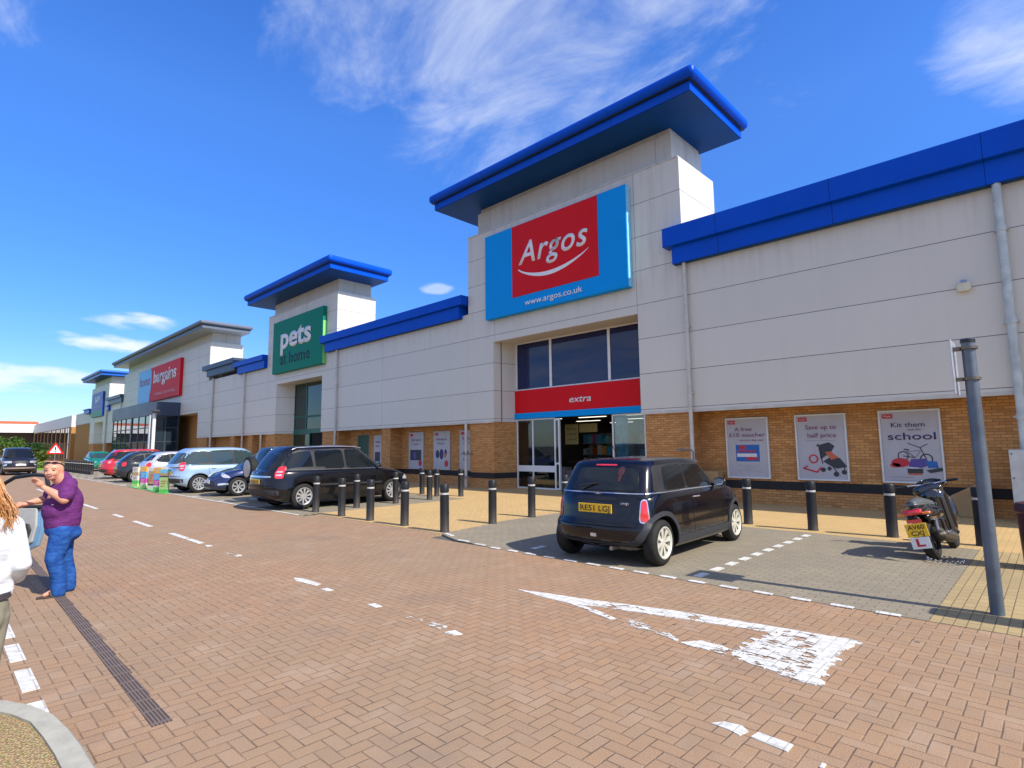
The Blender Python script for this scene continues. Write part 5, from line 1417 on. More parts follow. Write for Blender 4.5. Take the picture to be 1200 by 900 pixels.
# tall sign pole on the right
sp_ = empty('sign_pole', (-.52, 6.74, .004), label='tall leaning blue grey steel pole with a narrow sign plate, before the scooter', cat='sign pole')
M_POLE = plain('blue_grey_galvanised', (.115, .14, .17), .45, .5, .35, var=.25, scale=4)
MB().tube([(0, 0, -.05), (0, 0, 2.50)], .053, 24).build('post', M_POLE, sp_, world=False, smooth=True)
MB().lathe([(.001, 2.50), (.045, 2.50), (.058, 2.49), (.058, 2.46)], n=24).build('post_cap', M_BLACK, sp_, world=False, smooth=True)
pl_ = MB().box(-.118, -.112, -.20, .20, 1.98, 2.49).build('sign_plate', plain('sign_plate_aluminium', (.42, .45, .52), .3, .5, .3), sp_, world=False)
ck = MB()
for z in (2.41, 2.12):
    ck.lathe([(.064, z - .012), (.072, z - .012), (.072, z + .012), (.064, z + .012)], n=24); ck.box(-.125, -.06, -.055, .055, z - .014, z + .014)
ck.build('clip', plain('dull_clip', (.16, .13, .10), .5, .5, .6), sp_, world=False)
sp_.rotation_euler = (0, R(-.4), 0)
# unseen stand-in block outside the frame, added to cast a shadow across the paving
ob_ = empty('unseen_shadow_caster', (.62, 6.62, .004), label='squat grey unseen block added for its shadow just outside the right edge of the photo', cat='unseen block')
MB().box(-.16, .16, -.14, .14, 0, 1.38).build('case', M_POLE, ob_, world=False, bevel=.05)
MB().box(-.1, .1, -.15, -.141, .9, 1.2).build('panel', M_BLACK, ob_, world=False)
# curved silver thing behind the cars: white lamp column
lp = empty('floodlight_column', (-45.6, 10.95, 0), label='slim white column with a dark floodlight head in front of the glass entrance', cat='lamp column')
MB().tube([(0, 0, 0), (0, 0, 4.15)], .11, 14).build('column', M_WHITE, lp, world=False, smooth=True)
MB().box(-.12, .55, -.2, .2, 4.15, 4.35).build('lamp_head', M_BLACK, lp, world=False, bevel=.03)

# ------------------------------------------------------------------ display boards by the road
cols = dict(g=(.10, .50, .10), o=(.85, .38, .02), b=(.08, .38, .72), p=(.60, .06, .35), w=(.62, .62, .55), k=(.05, .05, .06), t=(.45, .32, .16), l=(.40, .62, .22), c=(.15, .55, .72), r=(.5, .08, .05))
def dm(k): return plain('board_print_' + {'g': 'green', 'o': 'orange', 'b': 'blue', 'p': 'pink', 'w': 'white', 'k': 'black', 't': 'tan', 'l': 'lime', 'c': 'cyan', 'r': 'red'}[k], cols[k], .5, .4, var=.3, scale=22)
for (x, y, w_, bands, lb) in ((-28.1, 6.2, .36, [('l', .12), ('g', .14), ('w', .2), ('t', .14), ('w', .22)], 'leftmost narrow display board at the roadside, mostly tan and white'),
                              (-26.6, 6.15, .36, [('l', .14), ('w', .08), ('p', .18), ('b', .26), ('o', .2)], 'orange, blue and pink display board, left one of the two alike'),
                              (-25.7, 6.22, .34, [('w', .14), ('k', .06), ('t', .5), ('w', .12)], 'tan display board between the two orange topped boards'),
                              (-24.5, 6.12, .38, [('g', .13), ('w', .07), ('p', .2), ('b', .24), ('o', .22)], 'orange, blue and pink display board beside the green one'),
                              (-23.35, 6.05, .46, [('g', .10), ('l', .44), ('k', .05), ('t', .10), ('c', .13)], 'pale green display board nearest the camera, with a cyan top')):
    d = empty('display_board', (x, y, .004), rz=R(-52) + PI / 2 + R(-18), label=lb, cat='display board', group='advertising boards standing at the roadside')
    z = .03
    for k, h_ in bands:
        MB().box(-w_ / 2, w_ / 2, -.035, .035, z, z + h_ - .002).build('printed_panel', dm(k), d, world=False)
        if h_ > .17:
            tx = MB()
            for q in range(3): tx.box(-w_ * .32, w_ * (.1 + .1 * q), -.039, -.0355, z + h_ * (.25 + .2 * q), z + h_ * (.31 + .2 * q))
            tx.build('printed_line', dm('w' if k not in 'wlt' else 'r'), d, world=False)
        z += h_
    MB().box(-w_ / 2 - .02, w_ / 2 + .02, -.14, .14, 0, .028).build('foot', dm('g'), d, world=False)

# ------------------------------------------------------------------ signs at the far left
ts = empty('warning_sign', (-48, 5.92, 0), label='red edged triangular warning sign on a grey post left of the green car', cat='road sign')
MB().tube([(0, 0, 0), (0, 0, 1.55)], .04, 10).build('post', M_POLE, ts, world=False)
MB().prism([(-.46, 1.38), (.46, 1.38), (0, 2.14)], .045, .06, 'x').build('red_plate', M_RED, ts, world=False)
wt = MB().prism([(-.31, 1.46), (.31, 1.46), (0, 1.97)], .061, .068, 'x')
wt.build('white_face', M_WHITE, ts, world=False)
MB().box(.069, .074, -.035, .035, 1.62, 1.84).box(.069, .074, -.035, .035, 1.51, 1.57).build('symbol', M_BLACK, ts, world=False)
rs_ = empty('keep_left_sign', (-55, 4.80, 0), label='round blue and white road sign on a thin post before the bushes', cat='road sign')
MB().tube([(0, 0, 0), (0, 0, 1.5)], .035, 10).build('post', M_POLE, rs_, world=False)
MB().prism([(.42 * math.cos(a * PI / 14), 1.36 + .42 * math.sin(a * PI / 14)) for a in range(28)], .05, .07, 'x').build('white_disc', M_WHITE, rs_, world=False)
MB().prism([(.30 * math.cos(a * PI / 14), 1.40 + .30 * math.sin(a * PI / 14)) for a in range(28)], .071, .08, 'x').build('blue_disc', plain('pale_blue_sign', (.16, .34, .60), .4), rs_, world=False)
MB().prism([(-.2, 1.05), (.2, 1.05), (.0, .72)], .05, .07, 'x').build('lower_plate', M_WHITE, rs_, world=False)

# ------------------------------------------------------------------ plants
def leaf_mat(name, a, b):
    n = N(name, .6, .3)
    oi = n.noise(1.7, 3, .6, n.pos()); 
    n.base(n.ramp(oi, [(.32, a), (.68, b)])); n.b.inputs['Subsurface Weight'].default_value = 0
    return n.m
M_LEAF = [leaf_mat('mid_green_leaves', (.045, .10, .018), (.12, .20, .03)), leaf_mat('yellow_green_leaves', (.08, .12, .02), (.18, .20, .045)), leaf_mat('dark_green_leaves', (.02, .055, .015), (.06, .11, .025))]
M_BARK = plain('bark', (.09, .065, .045), .9, .2, var=.3)
def crown(mb, c, r, n, s, rnd):
    for _ in range(n):
        while True:
            p = Vector((rnd.uniform(-1, 1), rnd.uniform(-1, 1), rnd.uniform(-1, 1)))
            if .25 < p.length < 1: break
        q = Vector((c[0] + p.x * r[0], c[1] + p.y * r[1], c[2] + p.z * r[2]))
        a = Vector((rnd.gauss(0, 1), rnd.gauss(0, 1), rnd.gauss(0, 1))).normalized(); b = a.orthogonal().normalized(); 
        k = s * rnd.uniform(.5, 1.3)
        mb.add([q - a * k, q + b * k * .45, q + a * k, q - b * k * .45], [(0, 1, 2, 3)])
def tree(name, label, x, y, h, w_, m, seed, cat='tree', n=2200, s=.16):
    rnd = random.Random(seed)
    t = empty(name, (x, y, 0), label=label, cat=cat)
    tr = MB(); tr.tube([(0, 0, 0), (.05, 0, h * .3), (0, .08, h * .6)], [.10, .07, .03], 8)
    for k in range(5):
        a = rnd.uniform(0, 6.28); tr.tube([(0, 0, h * (.15 + .1 * k)), (math.cos(a) * w_ * .5, math.sin(a) * w_ * .5, h * (.4 + .1 * k))], [.05, .02], 6)
    tr.build('trunk', M_BARK, t, world=False)
    cr = MB()
    for k in range(9):
        a = rnd.uniform(0, 6.28); d = rnd.uniform(.1, .75) * w_
        crown(cr, (math.cos(a) * d, math.sin(a) * d, h * rnd.uniform(.25, .82)), (w_ * rnd.uniform(.3, .55),) * 2 + (h * rnd.uniform(.12, .24),), n // 9, s, rnd)
    cr.build('crown', m, t, world=False, recalc=False)
tree('bush', 'tall yellow green bush at the far left edge behind the round road sign', -70, 4.4, 2.7, 1.9, M_LEAF[1], 1, 'bush')
tree('bush', 'bushy green shrub between the round sign and the long brick block', -74, 6.4, 2.2, 1.6, M_LEAF[0], 2, 'bush')
tree('bush', 'lower leafy shrub directly above the black off-roader', -67, 7.0, 1.7, 1.3, M_LEAF[1], 3, 'bush')
tree('broadleaf_tree', 'rounded tree rising behind the shrubs at the far left', -96, 6.6, 3.5, 2.4, M_LEAF[0], 4)
tree('broadleaf_tree', 'darker tree behind the shrubs near the orange roofed building', -104, 10.0, 2.9, 2.6, M_LEAF[2], 5)
gp = N('verge_grass', .9, .2); gp.base(gp.ramp(gp.noise(9, 5, .7, gp.pos()), [(.3, (.10, .22, .02)), (.7, (.22, .36, .05))])); gp.bump(gp.noise(40, 3, .7, gp.pos()), .8, .05)
tag(MB().prism([(-110, -14), (-62, -14), (-61, 8.2), (-110, 12)], 0, .12).build('verge', gp.m), kind='structure')
hg = MB(); rnd = random.Random(9)
for k in range(60): crown(hg, (-63 - rnd.random(), 2 + k * .105, .3), (.3, .3, .25), 26, .1, rnd)
tag(root_mesh(hg, 'hedge', M_LEAF[1], (-63.5, 5, 0), recalc=False), 'low bright green hedge along the far grass verge', 'hedge')
# flowers for sale outside the glass entrance
for i, (x, y, lb, cc) in enumerate(((-47.6, 12.0, 'yellow flowers on a stand by the glass entrance, tallest bunch', (.75, .55, .05)), (-46.2, 12.0, 'pinkish red plants on a low stand by the glass entrance', (.5, .1, .12)), (-44.9, 12.2, 'white plants on the stand nearest the brick pier', (.7, .7, .62)))):
    rnd = random.Random(20 + i)
    d = empty('flower_stand', (x, y, .004), label=lb, cat='flower stand')
    st = MB()
    for sx in (-.4, .4):
        for sy in (-.25, .25): st.box(sx - .02, sx + .02, sy - .02, sy + .02, 0, .75)
    st.box(-.45, .45, -.3, .3, .72, .76).box(-.45, .45, -.3, .3, .35, .38); st.build('shelf', M_BLACK, d, world=False)
    lf_ = MB(); crown(lf_, (0, 0, 1.0), (.5, .35, .3), 260, .1, rnd); lf_.build('foliage', M_LEAF[0], d, world=False, recalc=False)
    fl = MB(); crown(fl, (0, 0, 1.15), (.48, .33, .3), 160, .07, rnd); fl.build('flower', plain('petals_%d' % i, cc, .6), d, world=False, recalc=False)

# ------------------------------------------------------------------ inside the open doors
M_PAPY = plain('cream_notice', (.42, .33, .12), .6)
for (x0, x1, z0, z1, lb) in ((-13.60, -12.98, 1.60, 2.36, 'cream notice hanging inside the doors, tall one on the left'), (-12.92, -12.1, 2.04, 2.36, 'cream notice hanging inside the doors, wide short one')):
    r = empty('hanging_notice', ((x0 + x1) / 2, 17, z0), label=lb, cat='notice')
    MB().box(x0, x1, 17, 17.02, z0, z1).build('panel', M_PAPY, r)
    if z1 - z0 > .5:
        for k, s_ in enumerate(('Back to', 'school', 'now on')): text(s_, 'lettering', M_INKG, r, ((x0 + x1) / 2, 16.997, 2.15 - k * .2), XR, UZ, w=.42, h=.09, depth=.002)
ct = empty('serving_counter', (-12.4, 19, 0), label='dark shop counter with pale round baskets inside the doors', cat='counter')
MB().box(-14.6, -10.2, 18.6, 19.4, .006, .85).build('counter_body', plain('maroon_counter', (.05, .012, .02), .5), ct)
MB().box(-14.7, -10.1, 18.5, 19.5, .85, .9).build('counter_top', plain('dark_worktop', (.06, .055, .06), .4), ct)
for k in range(5): MB().lathe([(.001, .58), (.13, .58), (.14, .62), (.16, .74), (.001, .75)], c=(-13.7 + k * .62, 18.3, -.2), n=16).build('basket', plain('pale_basket', (.35, .30, .32), .5), ct, smooth=True)
sh = empty('stacked_boxes', (-13.6, 17.3, 0), label='pale pinkish stacked boxes just inside the open doors', cat='boxes')
for k in range(3): MB().box(-14.1 + k * .42, -13.72 + k * .42, 17.1, 17.5, .006, .72 - k * .1).build('box', plain('pale_carton', (.30, .25, .27), .6, var=.3, scale=18), sh)
bl_ = MB().box(-10.37, -9.92, 15.62, 15.64, .1, 2.45)
tag(root_mesh(bl_, 'window_poster', plain('cyan_window_poster', (.04, .30, .52), .4, var=.5, scale=5), (-10.15, 15.63, .1)), 'tall blue poster behind the glass right of the open doors', 'poster')

for i, (x, lb) in enumerate(((-14.6, 'dim shelf of coloured boxes deep inside the doors, beyond the tall cream notice'), (-11.6, 'dim shelf of coloured boxes deep inside the doors, beyond the short cream notice'))):
    rnd = random.Random(40 + i)
    d = empty('shop_shelf', (x, 21.2, .006), label=lb, cat='shelf')
    st = MB(); st.box(-1.2, 1.2, .3, .35, 0, 2.1)
    for z in (.1, .6, 1.1, 1.6): st.box(-1.2, 1.2, -.25, .3, z, z + .04)
    st.build('shelving', plain('pale_shelving', (.25, .24, .23), .5), d, world=False)
    for z in (.14, .64, 1.14, 1.64):
        xx = -1.15
        while xx < 1.0:
            w_ = rnd.uniform(.15, .4); k = rnd.choice('obprwtc')
            MB().box(xx, xx + w_ - .02, -.2, .2, z, z + rnd.uniform(.2, .42)).build('boxed_goods', dm(k), d, world=False); xx += w_
# ------------------------------------------------------------------ fused organic shapes
def fused(name, parts, mat, parent=None, voxel=.012, it=6, loc=None, factor=.6):
    """capsules ('t', p0, p1, r0, r1) and ellipsoids ('b', c, r) melted into one surface"""
    mb = MB()
    for p in parts:
        if p[0] == 't':
            a, b = Vector(p[1]), Vector(p[2]); n = 5
            mb.tube([a.lerp(b, k / n) for k in range(n + 1)], [p[3] + (p[4] - p[3]) * k / n for k in range(n + 1)], 18)
            mb.ball(p[1], p[3] * .999, 18, 12); mb.ball(p[2], p[4] * .999, 18, 12)
        elif p[0] == 'b':
            c0 = MB().ball((0, 0, 0), p[2], 24, 16)
            if len(p) > 3: c0.xf(Matrix.Rotation(p[3][0], 4, 'X') @ Matrix.Rotation(p[3][1], 4, 'Y') @ Matrix.Rotation(p[3][2], 4, 'Z'))
            c0.v = [(v[0] + p[1][0], v[1] + p[1][1], v[2] + p[1][2]) for v in c0.v]
            mb.add(c0.v, c0.f)
    o = mb.build(name, mat, parent, world=False)
    m = o.modifiers.new('r', 'REMESH'); m.mode = 'VOXEL'; m.voxel_size = voxel; m.use_smooth_shade = True
    s = o.modifiers.new('s', 'SMOOTH'); s.iterations = it; s.factor = factor
    bpy.context.view_layer.update()
    dg = bpy.context.evaluated_depsgraph_get()
    me = bpy.data.meshes.new_from_object(o.evaluated_get(dg)); old = o.data
    o.modifiers.clear(); o.data = me; bpy.data.meshes.remove(old)
    for p in me.polygons: p.use_smooth = True
    me.materials.clear(); me.materials.append(mat) if not isinstance(mat, list) else None
    if loc: o.location = loc
    return o
def skin_mat(name, c, red):
    n = N(name, .5, .4); n.b.inputs['Subsurface Weight'].default_value = .08; n.b.inputs['Subsurface Scale'].default_value = .02
    n.base(n.ramp(n.noise(18, 4, .6, n.obj()), [(.3, c), (.75, red)])); return n.m
M_SKIN = skin_mat('skin', (.60, .31, .20), (.62, .24, .15))
def cloth(name, a, b, sc=9., rough=.8, bump=.4, stretch=(1, 1, 1)):
    n = N(name, rough, .2); mp_ = n.new('ShaderNodeMapping'); n.put(mp_.inputs[0], n.obj()); mp_.inputs['Scale'].default_value = stretch
    f = n.noise(sc, 4, .6, mp_.outputs[0], .6); n.base(n.ramp(f, [(.36, a), (.66, b)])); n.bump(f, bump, .012); return n.m
def hand(parent, wrist, d, up, side, mat, s=.87, curl=.5, name='hand'):
    """palm and five fingers; d = pointing direction, up = back of the hand, side = towards the thumb"""
    d, up, side = Vector(d).normalized(), Vector(up).normalized(), Vector(side).normalized()
    w_ = Vector(wrist); parts = []
    def T(a, b, r0, r1): parts.append(('t', tuple(a), tuple(b), r0 * s, r1 * s))
    pc = w_ + d * .05 * s
    parts.append(('b', tuple(pc), (.040 * s, .040 * s, .040 * s)))
    for k, (o, l) in enumerate(((.030, .072), (.010, .082), (-.011, .076), (-.031, .060))):
        a = w_ + d * .085 * s + side * o * s
        T(w_ + d * .01 * s + side * o * .5 * s, a, .017, .012)
        b = a + (d * math.cos(curl * .5) - up * math.sin(curl * .5)) * l * .5 * s
        c = b + (d * math.cos(curl * 1.6) - up * math.sin(curl * 1.6)) * l * .5 * s
        T(a, b, .0095, .009); T(b, c, .009, .0075)
    t0 = w_ + d * .025 * s + side * .028 * s
    t1 = t0 + (side * .7 + d * .6).normalized() * .038 * s
    t2 = t1 + (d * .9 + side * .25 - up * .3).normalized() * .032 * s
    T(t0, t1, .013, .011); T(t1, t2, .010, .008)
    return parts
def head_parts(c, f, r, up=(0, 0, 1), scale=1.):
    """skull, jaw, nose, brow, ears for a head centred at c looking along f"""
    c, f, r, up = Vector(c), Vector(f).normalized(), Vector(r).normalized(), Vector(up).normalized()
    s = scale
    g = lambda a, b, d: tuple(c + f * a * s + r * b * s + up * d * s)
    q = [('b', g(-.008, 0, .018), (.080 * s, .088 * s, .092 * s)), ('b', g(.022, 0, -.030), (.062 * s, .064 * s, .075 * s)), ('b', g(.045, 0, -.078), (.034 * s, .034 * s, .026 * s)),
         ('t', g(.078, 0, .012), g(.100, 0, -.022), .010 * s, .015 * s), ('b', g(.060, .030, -.028), (.028 * s, .028 * s, .026 * s)), ('b', g(.060, -.030, -.028), (.028 * s, .028 * s, .026 * s)),
         ('t', g(.066, -.035, .026), g(.066, .035, .026), .014 * s, .014 * s), ('t', g(.070, -.02, -.068), g(.070, .02, -.068), .012 * s, .012 * s)]
    for k in (-1, 1): q.append(('t', g(-.008, k * .082, .012), g(-.002, k * .080, -.028), .014 * s, .010 * s))
    return q, g

# ---- the man: purple T-shirt, jeans, sunglasses pushed up, leaning on the open car door
man = empty('person', (-7.93, 1.10, 0), label='balding man in purple shirt, blue jeans and sandals laughing beside the open car door', cat='person')
# local axes: +x towards the camera side, -y is where he faces
hc = Vector((.035, -.128, 1.332)); ff = Vector((.86, -.50, -.06)); rr_ = Vector((-.50, -.86, 0))
hp, gg = head_parts(hc, ff, rr_, (.0, -.06, 1), .98)
sk = hp + [('t', (.0, .0, 1.17), (.02, -.10, 1.29), .080, .070)]
sk += [('b', (0, -.02, .95), (.16, .15, .26)), ('b', (0, -.02, .72), (.15, .14, .14))]
LS, LE, LW = Vector((.17, -.0, 1.185)), Vector((.245, -.045, 1.03)), Vector((.14, -.215, 1.165))
RS, RE, RW = Vector((-.17, .0, 1.18)), Vector((-.22, -.14, 1.02)), Vector((-.15, -.32, .98))
sk += [('t', tuple(LS), tuple(LE), .058, .050), ('t', tuple(LE), tuple(LE.lerp(LW, .45)), .050, .043), ('t', tuple(LE.lerp(LW, .45)), tuple(LW), .043, .026), ('t', tuple(RS), tuple(RE), .056, .046), ('t', tuple(RE), tuple(RW), .045, .026)]
sk += hand(None, LW, (-.10, -.70, .9), (.5, .3, .7), (.5, -.2, .6), M_SKIN, s=.95, curl=.75)
sk += hand(None, RW, (-.1, -.9, -.2), (0, .2, 1), (1, 0, 0), M_SKIN, s=.95, curl=1.1)
legs = [((.085, -.02, .70), (.105, -.075, .40), (.10, -.02, .075)), ((-.085, .01, .70), (-.10, .035, .40), (-.105, .09, .075))]
for a, b, c in legs: sk += [('t', a, b, .085, .055), ('t', b, c, .052, .034), ('t', c, (c[0], c[1] - .11, .032), .032, .022)]
body = fused('body', sk, M_SKIN, man, voxel=.0085, it=4)
shirt = [('b', (0, -.015, 1.06), (.185, .135, .17)), ('b', (0, -.035, .91), (.182, .170, .19)), ('t', (0, -.012, .84), (0, -.012, .775), .170, .166), ('t', (-.13, .01, 1.185), (.13, .01, 1.185), .07, .07), ('t', (0, -.0, 1.16), (.01, -.04, 1.255), .095, .072),
         ('t', tuple(LS), tuple(LS.lerp(LE, .72)), .076, .080), ('t', tuple(RS), tuple(RS.lerp(RE, .72)), .074, .076), ('b', (0, .02, .97), (.165, .145, .2))]
fused('t_shirt', shirt, cloth('purple_cotton', (.095, .018, .105), (.155, .035, .165), 9., .85, 1., (1, 1, 2.6)), man, voxel=.010, it=7)
text('surf', 'shirt_print', M_WHL, man, (.165, -.125, .97), (.75, -.66, 0), UZ, w=.04, h=.016, depth=.002, world=False)
je = [('b', (0, -.01, .70), (.165, .155, .11)), ('b', (0, .03, .65), (.155, .14, .10))]
for (a, b, c), k in zip(legs, (0, 1)):
    je += [('t', (a[0], a[1], .66), b, .112, .082), ('t', b, (c[0], c[1], .19), .080, .070), ('t', (c[0], c[1], .19), (c[0], c[1] + .005, .055), .072, .074)]
fused('jeans', je, cloth('blue_denim', (.010, .05, .21), (.025, .105, .34), 11., .85, 1., (1, 1, 2.0)), man, voxel=.010, it=5)
bt = MB(); bt.lathe([(.158, .755), (.166, .755), (.166, .785), (.158, .785)], n=30); bt.v = [(v[0] * 1.02, v[1] * .93 - .01, v[2]) for v in bt.v]
for c in (legs[0][2], legs[1][2]):
    sd2 = MB(); sd2.prism([(c[0] - .04, c[1] + .05), (c[0] + .04, c[1] + .05), (c[0] + .045, c[1] - .10), (c[0] + .02, c[1] - .175), (c[0] - .02, c[1] - .175), (c[0] - .045, c[1] - .10)], .0, .02)
    sd2.tube([(c[0] - .043, c[1] - .06, .018), (c[0] - .02, c[1] - .07, .058), (c[0] + .02, c[1] - .07, .058), (c[0] + .043, c[1] - .06, .018)], .012, 8)
    sd2.build('sandal', plain('dark_sandal_leather', (.045, .032, .022), .6), man, world=False, bevel=.004)
# face details and sunglasses
M_EYE = plain('eye_dark', (.03, .02, .015), .2); M_LIP = plain('mouth_dark', (.16, .03, .03), .5); M_TEETH = plain('teeth', (.7, .66, .58), .3)
for k in (-1, 1):
    e_ = MB(); e_.ball(gg(.070, k * .031, .008), (.010, .010, .0065), 10, 8); e_.build('eye', M_EYE, man, world=False, smooth=True)
    w_ = MB(); w_.tube([gg(.078, k * .016, .032), gg(.076, k * .034, .036), gg(.066, k * .050, .030)], .0045, 6); w_.build('eyebrow', plain('light_brow', (.25, .13, .07), .8), man, world=False)
mo_ = MB(); mo_.ball(gg(.074, .0, -.052), (.022, .024, .012), 12, 8); mo_.build('mouth', M_LIP, man, world=False, smooth=True)
te = MB(); te.tube([gg(.090, -.014, -.047), gg(.094, 0, -.049), gg(.090, .014, -.047)], .003, 6); te.build('teeth', M_TEETH, man, world=False)
gl_ = MB()
for k in (-1, 1): gl_.ball(gg(.046, k * .034, .094), (.026, .026, .011), 12, 8); gl_.tube([gg(.042, k * .058, .090), gg(-.01, k * .082, .070), gg(-.05, k * .080, .045)], .005, 6)
gl_.tube([gg(.056, -.02, .094), gg(.056, .02, .094)], .005, 6)
gl_.build('sunglasses', plain('black_sunglasses', (.01, .01, .012), .1, .7), man, world=False, smooth=True)
hb = fused('hair', [('b', gg(-.045, 0, .0), (.064, .078, .070))], plain('cropped_hair', (.20, .11, .065), .9, var=.2, scale=60), man, voxel=.008, it=3)

# ---- the woman at the left edge, seen from behind
wo = empty('person', (-4.12, .20, 0), label='woman', cat='person')
wo['label'] = 'ginger haired woman seen from behind in white hooded top and khaki trousers, left edge'
hc2 = Vector((-.02, -.02, 1.40))
hp2, g2 = head_parts(hc2, (-.95, .25, -.05), (.25, .95, 0), (0, 0, 1), .95)
ws = hp2 + [('t', (0, 0, 1.16), (-.01, -.01, 1.33), .05, .045), ('b', (0, 0, 1.0), (.10, .14, .2)), ('b', (0, 0, .78), (.11, .15, .13))]
WA = [((0, .15, 1.14), (.05, .195, .94), (-.13, .20, .83)), ((0, -.15, 1.14), (.04, -.2, .93), (-.12, -.17, .82))]
for a, b, c in WA: ws += [('t', a, b, .038, .032), ('t', b, c, .032, .022)] + hand(None, c, (-.9, -.1, .1), (0, 0, 1), (0, -1, 0), M_SKIN, s=.85, curl=.7)
WL = [((0, .085, .72), (-.02, .085, .40), (.02, .09, .06)), ((0, -.085, .72), (-.05, -.085, .40), (-.02, -.09, .06))]
for a, b, c in WL: ws += [('t', a, b, .075, .048), ('t', b, c, .046, .03), ('t', c, (c[0] - .12, c[1], .03), .03, .022)]
fused('body', ws, M_SKIN, wo, voxel=.009, it=4)
hd = [('b', (.01, 0, 1.06), (.135, .185, .17)), ('b', (.005, 0, .90), (.135, .165, .15)), ('t', (-.0, -.13, 1.15), (-.0, .13, 1.15), .06, .06), ('t', (0, -.09, .815), (0, .09, .815), .092, .092),
      ('b', (.085, 0, 1.16), (.075, .12, .08)), ('b', (.10, 0, 1.10), (.05, .09, .07)), ('t', (0, 0, 1.15), (0, 0, 1.21), .085, .06)]
for a, b, c in WA: hd += [('t', a, b, .055, .048), ('t', b, tuple(Vector(b).lerp(Vector(c), .8)), .048, .036)]
fused('hooded_top', hd, cloth('white_fleece', (.60, .63, .66), (.76, .77, .77), 8., .9, .9, (1, 1, 2.5)), wo, voxel=.010, it=5)
tr_ = [('b', (.015, 0, .73), (.135, .165, .12)), ('b', (.05, .06, .68), (.09, .09, .10)), ('b', (.05, -.06, .68), (.09, .09, .10))]
for a, b, c in WL: tr_ += [('t', (a[0], a[1], .68), b, .092, .062), ('t', b, (c[0], c[1], .08), .062, .055)]
fused('trousers', tr_, cloth('khaki_cotton', (.22, .20, .14), (.30, .275, .20), 8., .85, .5), wo, voxel=.010, it=5)
bl2 = MB(); bl2.lathe([(.13, .0), (.14, .0), (.14, .03), (.13, .03)], n=30); bl2.v = [(v[0] * 1.0 + .01, v[1] * 1.22, v[2] + .775) for v in bl2.v]; bl2.build('belt', plain('dark_belt', (.05, .045, .05), .6), wo, world=False)
for a, b, c in WL:
    MB().box(c[0] - .17, c[0] + .045, c[1] - .04, c[1] + .04, 0, .055).build('shoe', plain('dark_shoe', (.04, .035, .03), .6), wo, world=False, bevel=.02)
hr = MB(); rnd = random.Random(5)
for k in range(1500):   # long wavy strands from the crown of the head down over the shoulders
    a = rnd.uniform(-1.9, 1.9); tz = rnd.uniform(0, 1)
    st_ = hc2 + Vector((math.cos(a) * .03, math.sin(a) * .06, .095 - abs(a) * .012))
    m1 = hc2 + Vector((math.cos(a) * .088, math.sin(a) * .092, .02 + rnd.uniform(-.02, .02)))
    m2 = hc2 + Vector((math.cos(a) * .105 + rnd.uniform(-.01, .03), math.sin(a) * .115 + rnd.uniform(-.015, .02), -.09 + rnd.uniform(-.03, .03)))
    e2 = m2 + Vector((rnd.uniform(-.01, .05), math.sin(a) * .03 + rnd.uniform(-.03, .03), rnd.uniform(-.15, -.05)))
    e3 = e2 + Vector((rnd.uniform(-.01, .02), rnd.uniform(-.02, .03), rnd.uniform(-.09, -.02)))
    wv_ = Vector((rnd.uniform(-.006, .006), rnd.uniform(-.007, .007), 0)); hr.tube([st_, m1, m1.lerp(m2, .5) + wv_, m2, m2.lerp(e2, .35) - wv_, m2.lerp(e2, .7) + wv_, e2, e3], [.002, .0026, .0028, .0028, .0025, .0022, .0018, .0006], 5, caps=False)
hm = N('ginger_hair', .45, .5); hm.base(hm.ramp(hm.noise(22, 3, .6, hm.obj()), [(.3, (.26, .10, .025)), (.55, (.50, .23, .07)), (.75, (.68, .40, .16))]))
hr.build('hair', hm.m, wo, world=False, smooth=True, recalc=False)
fused('hair_under', [('b', tuple(hc2 + Vector((.02, 0, .02))), (.088, .088, .090)), ('b', tuple(hc2 + Vector((.05, 0, -.09))), (.055, .10, .10))], hm.m, wo, voxel=.01, it=3)

# ---- pale blue car outside the frame with its door standing open into the frame
P_PB = car_paint('pale_blue_paint', (.20, .40, .62), .3)
hs_ = hatch(P_PB)
hs_.update(H=1.38)
dcar, _ = make_car('parked_car', 'pale blue car mostly outside the left edge, its open driver door beside the man', (-10.35, -.38, 0), R(90), hs_)
dr = empty('open_door', (0, 0, 0), parent=dcar)
def dW(v):   # world point -> car local
    c_, s_ = math.cos(R(90)), math.sin(R(90)); dx, dy = v[0] + 10.35, v[1] + .38
    return (dx * c_ + dy * s_, -dx * s_ + dy * c_, v[2])
hin, lat = Vector((-10.45, .56, 0)), Vector((-9.75, 1.13, 0))
dd = (lat - hin).normalized(); dn = Vector((dd.y, -dd.x, 0))     # dn points towards the camera side
def DP(t, z, o=0.): 
    v = hin + (lat - hin) * t + dn * o; return dW((v.x, v.y, z))
def dprism(poly, o0, o1):
    mb = MB(); n = len(poly); mb.add([DP(t, z, o0) for t, z in poly] + [DP(t, z, o1) for t, z in poly], [tuple(range(n)), tuple(range(2 * n - 1, n - 1, -1))] + [(i, (i + 1) % n, n + (i + 1) % n, n + i) for i in range(n)])
    return mb
dprism([(.0, .24), (.75, .22), (.95, .30), (1.02, .55), (1.0, .80), (0, .80)], -.05, .015).build('door_skin', P_PB, dr, world=False, bevel=.02)
dprism([(.03, .30), (.74, .28), (.90, .36), (.95, .56), (.94, .80), (.03, .80)], .016, .05).build('door_card', plain('pale_grey_door_card', (.40, .40, .38), .7), dr, world=False, bevel=.012)
dprism([(.08, .34), (.70, .32), (.86, .40), (.90, .52), (.86, .60), (.40, .64), (.08, .60)], .051, .085).build('door_pocket', plain('charcoal_door_pocket', (.03, .03, .032), .7), dr, world=False, bevel=.015)
